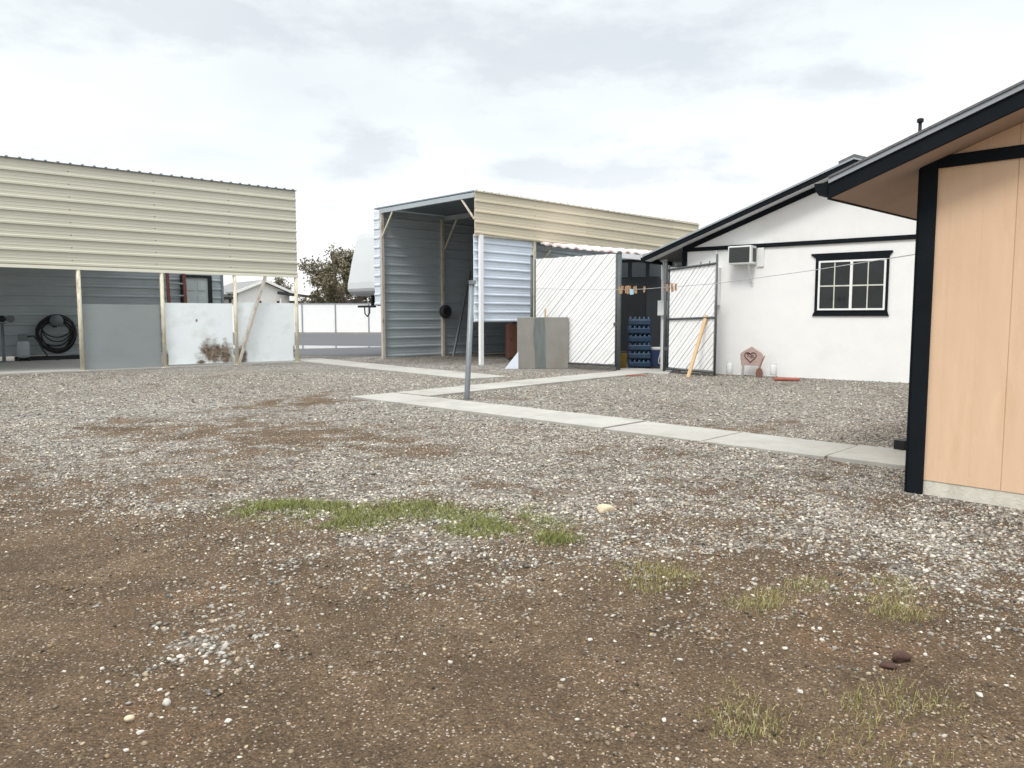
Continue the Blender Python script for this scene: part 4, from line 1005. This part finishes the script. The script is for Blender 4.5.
cloud = ramp(cf, [(.34,(.96,.965,.965)), (.46,(.87,.895,.90)), (.56,(.755,.80,.815)), (.68,(.66,.71,.735))])
hz = ramp(z, [(.0,(0,0,0)), (.10,(.25,.25,.25)), (.22,(1,1,1))])
mx = N.new('ShaderNodeMixRGB'); L.new(hz, mx.inputs[0]); mx.inputs[1].default_value = (.98,.98,.98,1); L.new(cloud, mx.inputs[2])
# small darker scud low down
scud = ramp(cnoise(1.5, 7, (7.7,.9,0), .6), [(.56,(0,0,0)), (.76,(.45,.45,.45))])
m2 = N.new('ShaderNodeMixRGB'); L.new(scud, m2.inputs[0]); L.new(mx.outputs[0], m2.inputs[1]); m2.inputs[2].default_value = (.64,.68,.71,1)
def blob(az, el, wa, we):
    ax = mth('DIVIDE', mth('SUBTRACT', mth('DIVIDE', sx.outputs[0], mth('MAXIMUM', sx.outputs[1], .05)), az), wa)
    ay = mth('DIVIDE', mth('SUBTRACT', sx.outputs[2], el), we)
    return mth('SUBTRACT', 1.0, mth('SQRT', mth('ADD', mth('MULTIPLY', ax, ax), mth('MULTIPLY', ay, ay))))
tot = None
for az, el, wa, we in ((-.19,.205,.09,.035),(.02,.185,.10,.025),(.17,.18,.17,.035),(.30,.17,.08,.02),(.42,.27,.14,.022),(.05,.33,.40,.07),(-.35,.34,.40,.06)):
    b_ = blob(az, el, wa, we); tot = b_ if tot is None else mth('MAXIMUM', tot, b_)
cvd = N.new('ShaderNodeTexNoise'); cvd.inputs['Scale'].default_value = 9; cvd.inputs['Detail'].default_value = 8; cvd.inputs['Roughness'].default_value = .6
mpd = N.new('ShaderNodeMapping'); mpd.inputs['Scale'].default_value = (1,1,2.6); L.new(tc.outputs['Generated'], mpd.inputs['Vector']); L.new(mpd.outputs[0], cvd.inputs['Vector'])
cf2 = mth('ADD', tot, mth('MULTIPLY', mth('SUBTRACT', cvd.outputs['Fac'], .5), 3.2))
m3 = N.new('ShaderNodeMixRGB'); L.new(ramp(cf2, [(.05,(0,0,0)), (.8,(.42,.42,.42))]), m3.inputs[0]); L.new(m2.outputs[0], m3.inputs[1]); m3.inputs[2].default_value = (.47,.52,.565,1)
m2 = m3
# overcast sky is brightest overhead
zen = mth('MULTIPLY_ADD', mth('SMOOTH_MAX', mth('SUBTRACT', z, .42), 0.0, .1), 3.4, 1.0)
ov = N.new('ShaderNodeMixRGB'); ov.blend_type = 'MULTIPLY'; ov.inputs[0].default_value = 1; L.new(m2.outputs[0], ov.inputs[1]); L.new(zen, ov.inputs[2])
sk = N.new('ShaderNodeMixRGB'); sk.blend_type = 'MULTIPLY'; sk.inputs[0].default_value = 1; L.new(sky.outputs[0], sk.inputs[1]); sk.inputs[2].default_value = (.10,.10,.10,1)
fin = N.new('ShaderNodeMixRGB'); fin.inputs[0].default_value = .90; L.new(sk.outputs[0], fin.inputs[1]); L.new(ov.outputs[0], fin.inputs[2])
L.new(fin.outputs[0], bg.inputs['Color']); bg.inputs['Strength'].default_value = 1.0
sl = bpy.data.lights.new('sun', 'SUN'); sl.energy = 1.5; sl.angle = R(14); sl.color = (1,.96,.90)
so = bpy.data.objects.new('sun', sl); C.objects.link(so)
so.rotation_euler = (math.pi/2 - SUN_EL, 0, math.pi - SUN_AZ)

cam = bpy.data.cameras.new('camera'); co = bpy.data.objects.new('camera', cam); C.objects.link(co)
co.location = (0, 0, H); co.rotation_euler = (math.pi/2 - PITCH, 0, 0)
cam.sensor_width = 36; cam.lens = 36*FPX/1024; cam.clip_end = 2000; cam.clip_start = .05
S.camera = co
S.render.engine = 'CYCLES'
S.view_settings.view_transform = 'Standard'; S.view_settings.look = 'None'; S.view_settings.exposure = .36; S.view_settings.gamma = 1
